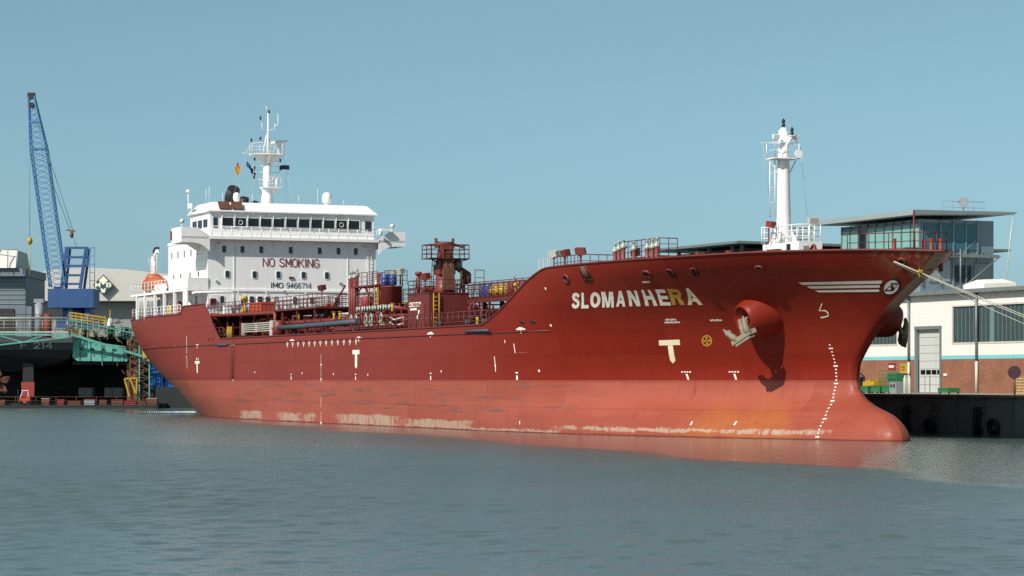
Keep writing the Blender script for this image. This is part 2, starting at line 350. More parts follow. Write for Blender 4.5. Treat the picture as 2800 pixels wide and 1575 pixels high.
# ------------------------------------------------------------------ water, land, quay
import numpy as np
def water_sheet():
    # real wavelets: a sum of short-crested wave trains, calmer in the lee strip along the ship
    rg = np.random.default_rng(4)
    ratio, D0, D1, NC = 1.0026, 34.0, 340.0, 560
    ds = [D0]
    while ds[-1] < D1: ds.append(ds[-1]*ratio)
    ds = np.array(ds); us = np.linspace(-.46, .46, NC)
    Y = np.repeat(ds[:, None], NC, 1); X = ds[:, None]*us[None, :]
    sx = (X-ORG[0])*FX[0]+(Y-ORG[1])*FX[1]; sy = (X-ORG[0])*FY[0]+(Y-ORG[1])*FY[1]
    def patch(n, l0, l1):
        s = np.zeros_like(X)
        for _ in range(n):
            l = rg.uniform(l0, l1); a = rg.uniform(0, 6.283); s += np.sin((X*math.cos(a)+Y*math.sin(a))*6.283/l+rg.uniform(0, 6.283))
        return s/math.sqrt(n)
    def sstep(v, a, b): t = np.clip((v-a)/(b-a), 0, 1); return t*t*(3-2*t)
    edge = sy+.1*sx+patch(5, 8, 40)*1.1
    ruff = sstep(edge, -7.0, -10.5); ruff = .10+.90*ruff*(.85+.28*np.clip(patch(6, 15, 80), -1.6, 1.6))
    K = 84; lam = np.exp(rg.uniform(math.log(.27), math.log(3.2), K)); slope = SLOPE*math.sqrt(2/K)
    Z = np.zeros_like(X); lost = np.zeros_like(X); cell = Y*(ratio-1)
    for k in range(K):
        th = -math.pi/2+.25+rg.normal(0, .62); kx, ky = math.cos(th)*6.283/lam[k], math.sin(th)*6.283/lam[k]
        keep = sstep(lam[k]/cell, 2.2, 4.0); s = slope*(1.15 if lam[k] < 1.1 else .55)
        ph = X*kx+Y*ky+rg.uniform(0, 6.283)
        Z += s*lam[k]/6.283*np.sin(ph)*keep; lost += (1-keep**2)*s*s/2
    fade = sstep(np.abs(us)[None, :]+0*X, .46, .43)*sstep(Y, D1, D1*.93)*sstep(Y, D0, D0*1.04)
    Z *= ruff*fade; rough = np.clip(np.sqrt(np.sqrt(lost*ruff**2+1e-5)), .03, .30)
    n = X.size; V = np.stack([X, Y, Z], -1).reshape(-1, 3); R_ = rough.reshape(-1)
    i = np.arange(len(ds)-1)[:, None]*NC+np.arange(NC-1)[None, :]
    Fq = np.stack([i, i+1, i+1+NC, i+NC], -1).reshape(-1, 4)
    c = [X[0,0], X[0,-1], X[-1,0], X[-1,-1]]; Yf = ds[-1]
    out = [(-4000,-300,0),(4000,-300,0),(4000,6000,0),(-4000,6000,0)]
    V = np.concatenate([V, np.array(out, float)]); R_ = np.concatenate([R_, np.full(4, .34)])
    a, b, e, f_ = 0, NC-1, (len(ds)-1)*NC, len(ds)*NC-1
    ext = np.array([[n, n+1, b, a], [n+1, n+2, f_, b], [n+2, n+3, e, f_], [n+3, n, a, e]])
    Fq = np.concatenate([Fq, ext])
    me = bpy.data.meshes.new('water'); me.vertices.add(len(V)); me.vertices.foreach_set('co', V.astype(np.float32).ravel())
    me.loops.add(Fq.size); me.loops.foreach_set('vertex_index', Fq.astype(np.int32).ravel())
    me.polygons.add(len(Fq)); me.polygons.foreach_set('loop_start', np.arange(0, Fq.size, 4, dtype=np.int32)); me.polygons.foreach_set('loop_total', np.full(len(Fq), 4, np.int32))
    me.polygons.foreach_set('use_smooth', np.ones(len(Fq), bool)); me.update(calc_edges=True); me.validate()
    at = me.attributes.new('ripple', 'FLOAT', 'POINT'); at.data.foreach_set('value', R_.astype(np.float32))
    o = bpy.data.objects.new('water', me); sc.collection.objects.link(o); return o
SLOPE = .15
def water_material():
    t = NT('harbour_water', .10); t.b.inputs['IOR'].default_value = 1.33
    at = t.n.new('ShaderNodeAttribute'); at.attribute_name = 'ripple'
    t.set(t.b.inputs['Roughness'], at.outputs['Fac'])
    t.col(t.mix(t.noise(1, 3, .55, t.map((.03, .06, 1))), C('#4e5c59'), C('#5e6b67')))
    t.bump(t.noise(1, 2, .6, t.map((9, 6.5, 1))), .8, .022)
    return t.m
wo = water_sheet(); wo.data.materials.append(water_material()); tag(wo, kind='structure')

def concrete(name, hx, hd, scale=.8, amt=.5, rough=.85):
    t = NT(name, rough); X, Y, Z = t.sep()
    c = t.mix(t.noise(scale, 5, .65), C(hx), C(hd))
    c = t.mix(t.math('MULTIPLY', t.step(t.noise(1, 4, .6, t.map((1.2, 1.2, .2))), .5, .8), amt), c, tuple(v*.35 for v in C(hd)[:3])+(1,))
    t.col(c); t.bump(t.noise(6, 4, .65), .4, .03); return t.m
M['quay_wall'] = concrete('stained_quay_concrete', '#8d8f87', '#5c6160')
M['quay_top'] = concrete('quay_paving', '#a9a294', '#857f74', .5, .2)
M['land'] = concrete('yard_ground', '#8a857a', '#6b675f', .2, .2)
def sheet(name, pts, z, mat, kind='structure'):
    b = MB(); b.add([(*p, z) for p in pts], [list(range(len(pts)))]); return tag(b.build(name, mat), kind=kind)
def Q(x, y): v = wpt(x, y, 0); return (v.x, v.y)
# paved ground: quay apron on the right and the yard behind the dock on the left, both running to the horizon
sheet('quay_ground', [Q(64, 14.1), Q(190, 14.1), Q(190, 900), Q(64, 900)], 2.4, M['quay_top'])
sheet('yard_ground', [(-3000, 346), (-39, 346), (-39, 5900), (-3000, 5900)], 2.2, M['land'])
# quay wall with separate concrete facing panels, coping, fenders
qw = thing('quay_wall', 'dark stained concrete quay wall below the white warehouse', 'quay wall', (120, 13.6, 0))
MB().box(64, 190, 13.95, 16, -2, 2.25).build('core', M['quay_wall'], qw)
MB().box(64, 190, 13.5, 14.6, 2.27, 2.44).build('coping', concrete('coping_concrete', '#8e887c', '#645f57', 2, .4), qw)
p0 = MB().box(98.05, 100.95, 13.6, 13.95, -.6, 2.25).build('facing_panel', M['quay_wall'], qw, at=(99.5, 13.7, 1))
for k in range(1, 24): rep(p0, (3.0*k*(1 if k < 18 else 1), random.uniform(-.03, .03), 0))
fp = MB()
for dy in (0, .28): fp.cyl((0, 13.32-dy, -.3), (0, 13.32-dy, 1.7), .13, 10)
for zz in (.2, 1.3): fp.beam((0, 13.02, zz), (0, 13.62, zz), .1, .14)
f0 = fp.build('fender_pile', M['black'], qw, at=(0, 13.4, .7)); f0.location.x += 116.4; 
for dx in (8.2, 16.1, 24.3): rep(f0, (dx, 0, 0))
lad = MB().ladder((0, 13.5, -.2), (0, 13.5, 2.2), (1, 0, 0)).build('ladder', M['rust'], qw, at=(0, 13.5, 1)); lad.location.x += 119.5
rep(lad, (11, 0, 0))
tyre = MB().torus((0, 13.35, .55), (0, 1, .1), .42, .16, 18, 8).build('tyre', M['black'], qw, at=(0, 13.35, .55)); tyre.location.x += 113.2
for dx in (5.7, 12.9, 20.6): rep(tyre, (dx, 0, random.uniform(-.15, .2)))

# ------------------------------------------------------------------ the tanker: hull
ship = thing('tanker_ship', 'large red tanker with white superstructure moored along the quay', 'ship', (70, 0, 0))
rows = [-1.5,-.7,-.25,0,.2,.4,.6,.83,1.02,1.2,1.42,1.7,1.91,2.2,2.52,2.95,3.34,3.8,4.3,4.9,5.5,6.0,6.4]
ups = [.15,.3,.45,.6,.75,.9,1.0]
def col_pts(kind, v):
    out = []
    xt = {'s': lambda: 40+(stern_x(8)-40)*v, 'm': lambda: v, 'b': lambda: 112.6+(stem_x(10.3)-112.6)*v}[kind]()
    zt = top_z(xt)
    for z in rows+[6.4+(zt-6.4)*u for u in ups]:
        x = 40+(stern_x(z)-40)*v if kind == 's' else (v if kind == 'm' else 112.6+(stem_x(z)-112.6)*v)
        b = half(x, z) if not (kind == 'b' and v == 1) else 0.0
        out.append((x, b, z))
    return out
sx = [-2.7, -1.6, 0, 2.5, 5, 8, 12, 16, 20, 24, 28.9, 29.25, 29.6, 30.2, 33, 36.6, 37.0, 37.6, 38.6]
cols = [('s', (40-x)/42.7) for x in sx]
cols += [('m', x) for x in (40, 41.3, 41.6, 41.9, 46, 50, 54, 58, 62, 66, 70, 74, 78, 82, 86, 90, 94, 98, 102, 102.5, 103, 104.5, 106, 107.5, 109, 110.5, 111.2, 111.9)]
cols += [('b', 1-(1-k/40)**2.3) for k in range(0, 41)]
NR = len(rows)+len(ups)
hm = MB(); P = [col_pts(*c) for c in cols]
for sgn in (-1, 1):
    V = [(x, sgn*b, z) for c in P for (x, b, z) in c]
    Fs = []
    for i in range(len(P)-1):
        for j in range(NR-1):
            q = (i*NR+j, (i+1)*NR+j, (i+1)*NR+j+1, i*NR+j+1)
            Fs.append(q if sgn < 0 else q[::-1])
    hm.add(V, Fs, True)
tr = P[0]
hm.add([(x, -b, z) for x, b, z in tr]+[(x, b, z) for x, b, z in tr], [(j, NR+j, NR+j+1, j+1) for j in range(NR-1)])
def weld_build(mb, name, mat, parent):
    o = mb.build(name, mat, parent); bm = bmesh.new(); bm.from_mesh(o.data)
    bmesh.ops.remove_doubles(bm, verts=bm.verts, dist=.0005); bmesh.ops.recalc_face_normals(bm, faces=bm.faces)
    bm.to_mesh(o.data); bm.free(); return o
# object coordinates for the hull paint run in ship metres: the hull mesh keeps its own origin at frame zero
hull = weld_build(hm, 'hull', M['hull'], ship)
for v in hull.data.vertices: v.co += BASE['tanker_ship']
hull.location = -BASE['tanker_ship']
HB = dict(at=(70, 0, 0))
def hb(mb, name, mat):            # sub-part of the hull (frame metres)
    o = mb.build(name, mat, None); o.parent = hull; return o
rim = MB()
for sgn in (-1, 1):
    rim.tube([(c[-1][0], sgn*c[-1][1], c[-1][2]+.01) for c in P], .07, 6)
hb(rim, 'bulwark_rail', M['deck_red'])
kn = MB()                                            # rubbing bar along the sheer strake
for sgn in (-1, 1): kn.tube([(x, sgn*(half(x, 6.45)+.02), 6.45) for x in range(6, 112, 3)], .05, 6)
hb(kn, 'sheer_moulding', M['deck_red'])
def deck(name, x0, x1, z, n=30):
    m = MB(); xs = [x0+(x1-x0)*k/n for k in range(n+1)]
    V = [(x, s*max(.05, half(x, z)-.03), z) for x in xs for s in (-1, 1)]
    m.add(V, [(2*i, 2*i+2, 2*i+3, 2*i+1) for i in range(n)]); return m
dk = deck('d', 37, 112.3, 6.88).build('main_deck', M['deck_red'], ship)
deck('d', -2.6, 31, 9.3).build('poop_deck', M['deck_red'], ship)
deck('d', 112.2, 140.4, 9.25).build('forecastle_deck', M['deck_red'], ship)
def cross_wall(x, z0, z1):
    zs = [z0+(z1-z0)*k/5 for k in range(6)]; bs = [half(x, z)-.06 for z in zs]
    return MB().prism([(x, -b, z) for b, z in zip(bs, zs)]+[(x, b, z) for b, z in list(zip(bs, zs))[::-1]], (.12, 0, 0))
cross_wall(30.9, 6.8, 9.32).build('poop_bulkhead', M['deck_red'], ship)
cross_wall(112.0, 6.8, 9.3).build('forecastle_bulkhead', M['deck_red'], ship)

# --- paint marks on the plating: uv shapes laid on the hull through corner points in (x, z)
def hpt(x, z, off=.018):
    b = half(x, z); e = .05
    dbx = (half(x+e, z)-half(x-e, z))/(2*e); dbz = (half(x, z+e)-half(x, z-e))/(2*e)
    n = Vector((-dbx, -1, -dbz)).normalized()
    return Vector((x, -b, z))+n*off, n
def bil(q, u, v):
    (a, b, c, d) = q        # bl, br, tr, tl
    return tuple((a[k]*(1-u)+b[k]*u)*(1-v)+(d[k]*(1-u)+c[k]*u)*v for k in (0, 1))
def lay(mb, quads, q, off=.018):
    for s in quads:
        if len(s) == 4:
            nu = nv = 3
            for i in range(nu):
                for j in range(nv):
                    pts = []
                    for (du, dv) in ((0,0),(1,0),(1,1),(0,1)):
                        uv = bil(s, (i+du)/nu, (j+dv)/nv); pts.append(hpt(*bil(q, *uv), off)[0])
                    mb.add(pts, [(0,1,2,3)])
        else:
            mb.add([hpt(*bil(q, *uv), off)[0] for uv in s], [list(range(len(s)))])
    return mb
def strip(path, w, closed=False):           # polyline with thickness -> quads in uv (w as (wx, wy) half widths)
    out = []; n = len(path); L = []; Rr = []
    for i in range(n):
        a = path[(i-1) % n] if (closed or i > 0) else path[i]; b = path[(i+1) % n] if (closed or i < n-1) else path[i]
        tx, ty = b[0]-a[0], b[1]-a[1]; l = math.hypot(tx, ty); nx, ny = -ty/l, tx/l
        L.append((path[i][0]+nx*w[0], path[i][1]+ny*w[1])); Rr.append((path[i][0]-nx*w[0], path[i][1]-ny*w[1]))
    for i in range(n if closed else n-1):
        k = (i+1) % n; out.append((Rr[i], Rr[k], L[k], L[i]))
    return out
def rc(a, b, c, d): return ((a, c), (b, c), (b, d), (a, d))
def par(x0, x1, x2, x3, y0=0, y1=1): return ((x0, y0), (x1, y0), (x3, y1), (x2, y1))
s_path = [(.86,.73),(.76,.83),(.6,.885),(.42,.885),(.25,.83),(.18,.73),(.24,.62),(.45,.545),(.66,.47),(.8,.37),(.8,.24),(.7,.15),(.5,.11),(.3,.13),(.17,.2),(.1,.3)]
o_path = [(.5+.36*math.cos(w), .5+.39*math.sin(w)) for w in [2*math.pi*k/20 for k in range(20)]]
r_bowl = [(.3,.89),(.6,.89),(.76,.85),(.83,.74),(.78,.6),(.62,.53),(.3,.52)]
GLYPH = {'S': strip(s_path, (.155,.115)), 'L': [rc(0,.34,0,1), rc(.34,1,0,.22)], 'O': strip(o_path, (.155,.115), True),
 'M': [rc(0,.22,0,1), rc(.78,1,0,1), par(.36,.5,.22,.44,0,1)[0:0] or par(.38,.56,.08,.34), par(.44,.62,.66,.92)],
 'A': [par(0,.28,.36,.62), par(.72,1,.38,.64), rc(.25,.75,.2,.4)],
 'N': [rc(0,.28,0,1), rc(.72,1,0,1), par(.66,.98,.02,.34)],
 'H': [rc(0,.3,0,1), rc(.7,1,0,1), rc(.3,.7,.4,.62)],
 'E': [rc(0,.32,0,1), rc(.32,1,0,.21), rc(.32,.95,.4,.6), rc(.32,1,.79,1)],
 'R': [rc(0,.3,0,1)]+strip(r_bowl, (.13,.105))+[par(.62,.96,.44,.76,0,.5)]}
for ch, q, mt in (
  ('S', ((114.12, 7.77), (114.91, 7.76), (115.84, 8.7), (114.99, 8.72)), 'mark'),
  ('L', ((115.06, 7.76), (115.78, 7.75), (116.7, 8.67), (115.98, 8.69)), 'mark'),
  ('O', ((115.95, 7.79), (116.89, 7.77), (117.85, 8.67), (116.88, 8.7)), 'mark'),
  ('M', ((117.11, 7.77), (118.17, 7.75), (119.1, 8.66), (117.98, 8.69)), 'mark'),
  ('A', ((118.42, 7.79), (119.2, 7.77), (120.25, 8.68), (119.4, 8.71)), 'mark'),
  ('N', ((119.57, 7.79), (120.48, 7.77), (121.28, 8.68), (120.43, 8.7)), 'mark'),
  ('H', ((120.89, 7.78), (121.84, 7.76), (122.41, 8.68), (121.68, 8.7)), 'mark'),
  ('E', ((122.07, 7.78), (122.91, 7.76), (123.56, 8.68), (122.83, 8.7)), 'mark'),
  ('R', ((123.01, 7.79), (124.0, 7.77), (124.75, 8.68), (123.78, 8.71)), 'mark_gold'),
  ('A', ((124.16, 7.76), (125.22, 7.74), (125.7, 8.69), (124.99, 8.71)), 'mark_cream'),
  ):
    hb(lay(MB(), GLYPH[ch], q), 'name_letter', M[mt])
def rectq(x0, x1, z0, z1): return ((x0,z0),(x1,z0),(x1,z1),(x0,z1))
FULL = [rc(0,1,0,1)]
tm = MB(); lay(tm, FULL, ((120.19,5.43),(121.75,5.45),(121.87,5.77),(120.31,5.74)))
lay(tm, FULL, ((120.55,4.53),(120.94,4.54),(121.21,5.44),(120.82,5.42))); lay(tm, [((0,1),(.5,0),(1,1))], ((120.48,4.35),(120.88,4.36),(120.94,4.54),(120.55,4.53)))
hb(tm, 'tug_mark', M['mark_cream'])
tm = MB(); lay(tm, FULL, rectq(76.6,78.15,5.28,5.6)); lay(tm, FULL, rectq(77.15,77.65,4.35,5.28)); lay(tm, [((0,1),(.5,0),(1,1))], rectq(77.15,77.65,4.22,4.35))
hb(tm, 'tug_mark', M['mark'])
tm = MB(); lay(tm, FULL, rectq(33.85,35.3,4.83,5.06)); lay(tm, FULL, rectq(34.4,34.75,4.0,4.83)); lay(tm, FULL, rectq(34.3,34.5,5.15,5.35)); lay(tm, FULL, rectq(34.8,35.0,5.15,5.35))
hb(tm, 'tug_mark', M['mark'])
th = MB(); ring = [(.5+.45*math.cos(w), .5+.45*math.sin(w)) for w in [2*math.pi*k/24 for k in range(24)]]
lay(th, strip(ring, (.055,.055), True), ((123.24,5.36),(123.96,5.35),(124.33,6.0),(123.61,6.01)))
for k in range(4):
    w = math.pi/2*k+.1; d = .34; pe = .13
    a, b = (math.cos(w), math.sin(w)), (-math.sin(w), math.cos(w))
    lay(th, [((.5,.5), (.5+d*a[0]+pe*b[0], .5+d*a[1]+pe*b[1]), (.5+d*a[0]-pe*b[0], .5+d*a[1]-pe*b[1]))], ((123.24,5.36),(123.96,5.35),(124.33,6.0),(123.61,6.01)))
hb(th, 'thruster_symbol', M['mark_gold'])
for q in (((132.87,8.69),(137.28,8.64),(137.53,8.8),(132.79,8.83)), ((133.07,8.48),(136.99,8.44),(137.14,8.57),(133.0,8.61)), ((133.3,8.27),(136.75,8.22),(136.86,8.34),(133.2,8.38))):
    sm = MB()
    for k in range(14):
        u0, u1 = k/14, (k+1)/14; lay(sm, [rc(u0, u1, 0, 1)], q, .025)
    hb(sm, 'bow_stripe', M['mark'])
LQ = ((136.68,8.04),(137.52,8.04),(138.6,8.86),(137.74,8.86))
disc = [(.5+.5*math.cos(w), .5+.5*math.sin(w)) for w in [2*math.pi*k/28 for k in range(28)]]
lg = MB()
for k in range(28): lay(lg, [((.5,.5), disc[k], disc[(k+1) % 28])], LQ, .03)
hb(lg, 'logo_disc', M['mark'])
lg = MB(); lay(lg, strip([(.5+.5*math.cos(w), .5+.5*math.sin(w)) for w in [2*math.pi*k/28 for k in range(28)]], (.05,.05), True), LQ, .034)
lay(lg, [par(.12,.2,.38,.52,.3,.72)[0:0] or ((.14,.34),(.24,.34),(.55,.66),(.45,.66)), ((.45,.66),(.88,.66),(.84,.76),(.42,.76)), ((.14,.24),(.58,.24),(.54,.34),(.14,.34)), ((.46,.5),(.56,.66),(.72,.4),(.58,.24)), ((.58,.24),(.86,.66),(.88,.66),(.68,.24))], LQ, .037)
hb(lg, 'logo_emblem', M['navy'])
sq = [(.35,1),(.1,.5),(.62,.5),(.85,.35),(.9,.12),(.5,.02),(.25,.02)]
hb(lay(MB(), strip(sq, (.05,.05)), ((131.93,6.89),(132.65,6.88),(133.33,7.65),(132.63,7.67)), .025), 'bulb_symbol', M['mark'])
dm = MB()                                             # fore draught figures: a column of small dashes
dp = [(131.77,5.45),(131.69,4.9),(131.6,4.27),(131.59,3.55),(131.57,2.72),(132.0,1.79),(132.63,.87),(132.77,.1)]
dzx = pchip([p[1] for p in dp][::-1], [p[0] for p in dp][::-1]); z = .12; k = 0
while z < 5.45:
    big = k % 5 == 0; w_ = .13 if big else .05
    x = dzx(z)-.05; lay(dm, FULL, rectq(x-w_, x+w_, z, z+.075), .025); z += .2; k += 1
hb(dm, 'fore_draught_marks', M['mark'])['kind'] = 'stuff'
dm = MB(); z = .0; k = 0
while z < 5.35:
    big = k % 7 == 0; w_ = .18 if big else .07
    if not (.95 < z < 1.2 or 2.0 < z < 3.1): lay(dm, FULL, rectq(69.25-w_, 69.25+w_, z, z+(.1 if big else .06)))
    z += .16; k += 1
hb(dm, 'midship_draught_marks', M['mark'])['kind'] = 'stuff'
sm = MB()                                             # numerals below the deck edge
for k in range(13):
    x = 60.8+k*(77.4-60.8)/12
    lay(sm, strip([(.5+.4*math.cos(w), .5+.45*math.sin(w)) for w in [2*math.pi*j/10 for j in range(10)]], (.16,.1), True), rectq(x-.2, x+.2, 6.14, 6.44)); lay(sm, FULL, rectq(x-.06, x+.06, 5.98, 6.12))
hb(sm, 'frame_numerals', M['mark'])['kind'] = 'stuff'
sm = MB()
for (x, z, w_, h_) in ((61.8,3.38,.14,.3),(77.3,3.36,.14,.3),(92.8,3.35,.14,.34),(106.4,3.36,.14,.34),(107.26,.52,.08,.25),(123.76,.7,.08,.25),(126.89,.74,.08,.25),(45.67,3.25,.1,.2)):
    lay(sm, FULL, rectq(x-w_*.7, x+w_*.7, z, z+h_*.85))
for (x, z) in ((61.8,3.76),(77.3,3.74),(92.8,3.77),(106.4,3.78)): lay(sm, FULL, rectq(x-.14, x+.14, z, z+.09))
for (x, z) in ((121.54,3.4),(124.88,3.4)):
    lay(sm, FULL, ((x-.06,z-.02),(x+.06,z-.02),(x+.0,z+.32),(x-.14,z+.32)))
    for i in range(4): lay(sm, FULL, rectq(x-.42+i*.19, x-.3+i*.19, z+.4, z+.48))
for (x, z) in ((78,6.46),(62,6.5),(92.8,6.55),(107.7,6.6),(34.6,6.45),(45.6,6.4)):
    lay(sm, FULL, rectq(x-.6, x+.6, z-.04, z+.06)); lay(sm, FULL, rectq(x-.3, x+.3, z+.06, z+.13)); lay(sm, FULL, rectq(x-.07, x+.07, z-.25, z-.06))
for (x, z) in ((27.2,6.45),(112.13,9.06),(111.28,6.79),(103.6,4.3),(72.2,3.8),(80,3.75),(64.6,3.9),(108.9,3.95),(94.8,3.95),(52,4.0)):
    lay(sm, FULL, rectq(x-.09, x+.09, z-.07, z+.07))
for (x, z, n) in ((121.6,6.9,5),(121.4,6.74,7),(124.8,6.81,5),(122.4,9.08,4)):
    for i in range(n): lay(sm, FULL, rectq(x+i*.17, x+i*.17+.12, z, z+.09+.02*(i % 2)))
for (x, z0, z1) in ((31.0,4.4,5.6),(31.1,5.8,7.4),(103.6,3.9,4.9),(106.5,5.1,5.7),(105.3,5.75,5.95)):
    lay(sm, FULL, rectq(x-.05, x+.05, z0, z1))
hb(sm, 'small_hull_marks', M['mark'])['kind'] = 'stuff'
ld = MB(); ld.ladder((45.65, -10.62, 3.4), (45.65, -10.62, 6.9), (1,0,0), .5, .035, .3); hb(ld, 'pilot_ladder', M['rust'])
# openings in the bulwark: rims standing proud round dark throats
def port_hole(x, z, rx, rz, name='fairlead', mat='deck_red', thick=.09):
    p, n = hpt(x, z, .0); e, _ = hpt(x+.05, z, 0); tx = (e-p).normalized(); tz = n.cross(tx); tz = tz if tz.z > 0 else -tz
    r_ = MB(); N = 20; V = []
    for i in range(N):
        w = 2*math.pi*i/N
        for k in range(6):
            q = 2*math.pi*k/6
            V.append(p+tx*(rx+thick*math.cos(q))*math.cos(w)+tz*(rz+thick*math.cos(q))*math.sin(w)+n*(thick*math.sin(q)+.01))
    r_.add(V, [(i*6+k, ((i+1) % N)*6+k, ((i+1) % N)*6+(k+1) % 6, i*6+(k+1) % 6) for i in range(N) for k in range(6)], True)
    o = hb(r_, name, M[mat])
    d = MB().add([p+n*.03+tx*rx*math.cos(2*math.pi*i/N)+tz*rz*math.sin(2*math.pi*i/N) for i in range(N)], [list(range(N))]); hb(d, 'opening', M['black'])
port_hole(115.08, 9.56, .3, .24); port_hole(123.39, 9.57, .3, .25); port_hole(131.55, 9.64, .24, .16); port_hole(139.45, 9.75, .2, .2)
for x in (108.0, 109.38): port_hole(x, 7.04, .3, .1, 'scupper', 'deck_red', .03)
for x in (38.2, 39.4): port_hole(x, 6.98, .2, .1, 'scupper', 'deck_red', .03)
def slot(q, name='roller_slot', bars=0):
    hb(lay(MB(), FULL, q, .02), name, M['black'])
    fr = MB(); a, b, c, d = [hpt(*p, .04)[0] for p in q]; fr.tube([a, b, c, d, a], .05, 6); 
    for k in range(bars):
        u = (k+1)/(bars+1); fr.tube([a.lerp(b, u), d.lerp(c, u)], .1, 6)
    hb(fr, 'slot_frame', M['rust' if bars else 'deck_red'])
slot(((117.07,9.46),(117.92,9.43),(117.9,10.22),(117.12,10.22)), bars=2)
slot(((125.12,9.33),(125.48,9.34),(125.67,9.76),(125.29,9.77))); slot(((126.82,9.35),(127.16,9.37),(127.56,9.79),(127.21,9.77)))
for (x0, x1, z) in ((99.5,103.6,6.6),(41.0,44.0,6.42)):
    hb(MB().tube([(x0, -10.6, z), (x1, -10.6, z)], .09, 8), 'fender_bar', M['hose'])
# ------------------------------------------------------------------ superstructure (white)
def sub(mb, name, mat, parent, at=None):
    if len(mb.marks) > 1:
        return [m.build(name, M[mat], parent, at) for m in split_runs(mb)][0]
    return mb.build(name, M[mat], parent, at)
ss = MB()
ss.box(16.4, 30, -8.2, 8.2, 9.3, 16.3)                     # accommodation block
ss.box(10.5, 16.4, -7.4, 7.4, 9.3, 13.6)                   # lower aft house
ss.box(11.0, 16.4, -3.2, 3.2, 13.6, 19.2)                  # funnel casing
superstructure = ss.build('superstructure', M['white'], ship)
bh = MB()                                                  # wheelhouse with chamfered roof edge
bh.box(23.4, 30.05, -8.0, 8.0, 16.56, 18.95)
T = [(23.2,-8.25,18.95),(30.35,-8.25,18.95),(30.35,8.25,18.95),(23.2,8.25,18.95)]; U = [(24.2,-7.5,19.8),(29.35,-7.5,19.8),(29.35,7.5,19.8),(24.2,7.5,19.8)]
bh.add(T+U, [(0,3,2,1),(4,5,6,7),(0,1,5,4),(1,2,6,5),(2,3,7,6),(3,0,4,7)])
bh.box(23.2, 30.35, -8.25, 8.25, 18.85, 18.95)
wheelhouse = bh.build('wheelhouse', M['white'], ship)
bd = MB(); bd.box(16.3, 30.8, -8.25, 8.25, 16.3, 16.56)    # bridge deck slab and wings
bd.box(27.3, 30.75, -10.85, -8.25, 16.3, 16.5); bd.box(27.3, 30.75, 8.25, 10.85, 16.3, 16.5)
for s in (-1, 1):
    w_ = [(-10.85,15.95),(-9.9,15.95),(-9.2,15.85),(-8.7,15.6),(-8.22,15.15),(-8.22,16.58),(-9.3,17.3),(-10.85,17.35)]
    bd.prism([(30.75, -s*y if s > 0 else y, z) for y, z in w_] if s < 0 else [(30.75, -y, z) for y, z in w_], (-.09, 0, 0))
    bd.prism([(27.3, y*(-s), z) for y, z in [(-10.85,15.95),(-9.4,15.9),(-8.22,15.15),(-8.22,16.4),(-10.85,17.35)]], (.09, 0, 0))
    bd.box(27.3, 30.75, -10.87*(1 if s < 0 else -1)-.04, -10.87*(1 if s < 0 else -1)+.04, 15.95, 17.36)
bridge_deck = bd.build('bridge_deck', M['white'], ship)
# upper deck shelter on pillars along the ship's side
ud = MB(); ud.box(9.5, 30.1, -10.15, 10.15, 11.55, 11.75); ud.box(30.0, 30.12, -10.15, -8.2, 11.55, 12.75); ud.box(30.0, 30.12, 8.2, 10.15, 11.55, 12.75)
ud.box(24.6, 30.0, -10.18, -10.08, 11.75, 12.75); ud.box(28.6, 30.0, -10.18, -10.06, 9.3, 11.6)
upper_deck = ud.build('upper_deck', M['white'], ship)
pl = MB().box(-.14, .14, -10.15, -9.9, 9.3, 11.56).build('pillar', M['white'], upper_deck, at=(0, -10, 10.4)); pl.location.x += 11.7
for x in (14.7, 18.4, 21.7, 25.3): rep(pl, (x-11.7, 0, 0))
for x in (11.7, 16, 20, 24, 28.5): q = rep(pl, (x-11.7, 20.05, 0))
for (a, b) in ((11.85, 14.5), (14.9, 18.2)):               # barred screens between the aft pillars
    m = MB()
    for k in range(7): m.tube([(a+(b-a)*(k+.5)/7, -10.0, 9.35), (a+(b-a)*(k+.5)/7, -10.0, 11.5)], .03, 5)
    sub(m, 'bar_screen', 'white_rail', upper_deck)
m = MB(); m.rail([(10.0,-10.05,9.35),(28,-10.2,9.35)], .95, 1.2, .03); sub(m, 'poop_railing', 'white_rail', upper_deck)
m = MB(); m.rail([(9.6,-6,11.75),(9.6,-10.05,11.75),(24.5,-10.05,11.75)], 1.05, 1.2, .03); m.rail([(9.6,6,11.75),(9.6,10.05,11.75),(29,10.05,11.75)], 1.05, 1.5, .03)
sub(m, 'upper_deck_railing', 'white_rail', upper_deck)
# front railing of the bridge deck
m = MB(); m.rail([(30.72,-8.0,16.56),(30.72,8.0,16.56)], .92, .95, .028, 3, .035); sub(m, 'bridge_railing', 'white_rail', bridge_deck)
# wheelhouse windows: pane with raised frame and wiper pipe
WY = [-6.93+k*(6.6+6.93)/11 for k in range(12)]
pane = MB().box(30.02, 30.09, -.53, .53, 17.46, 18.32).build('window', M['glass'], wheelhouse, at=(30, 0, 17.9))
fr = MB()
for (a, b, c, d) in ((-.6,.6,17.39,17.46),(-.6,.6,18.32,18.39),(-.6,-.53,17.46,18.32),(.53,.6,17.46,18.32)): fr.box(30.04, 30.13, a, b, c, d)
frame = fr.build('window_frame', M['gasket'], wheelhouse, at=(30, 0, 17.9))
wp = MB().tube([(30.2,-.6,17.45),(30.3,-.6,18.3),(30.18,-.55,18.55),(30.05,-.52,18.55)], .035, 6).build('wiper_pipe', M['white_rail'], wheelhouse, at=(30, 0, 17.9))
for k in range(11):
    y = (WY[k]+WY[k+1])/2
    if k == 0: pane.location.y += y; frame.location.y += y; wp.location.y += y; y0 = y
    else:
        for o in (pane, frame, wp): rep(o, (0, y-y0, 0))
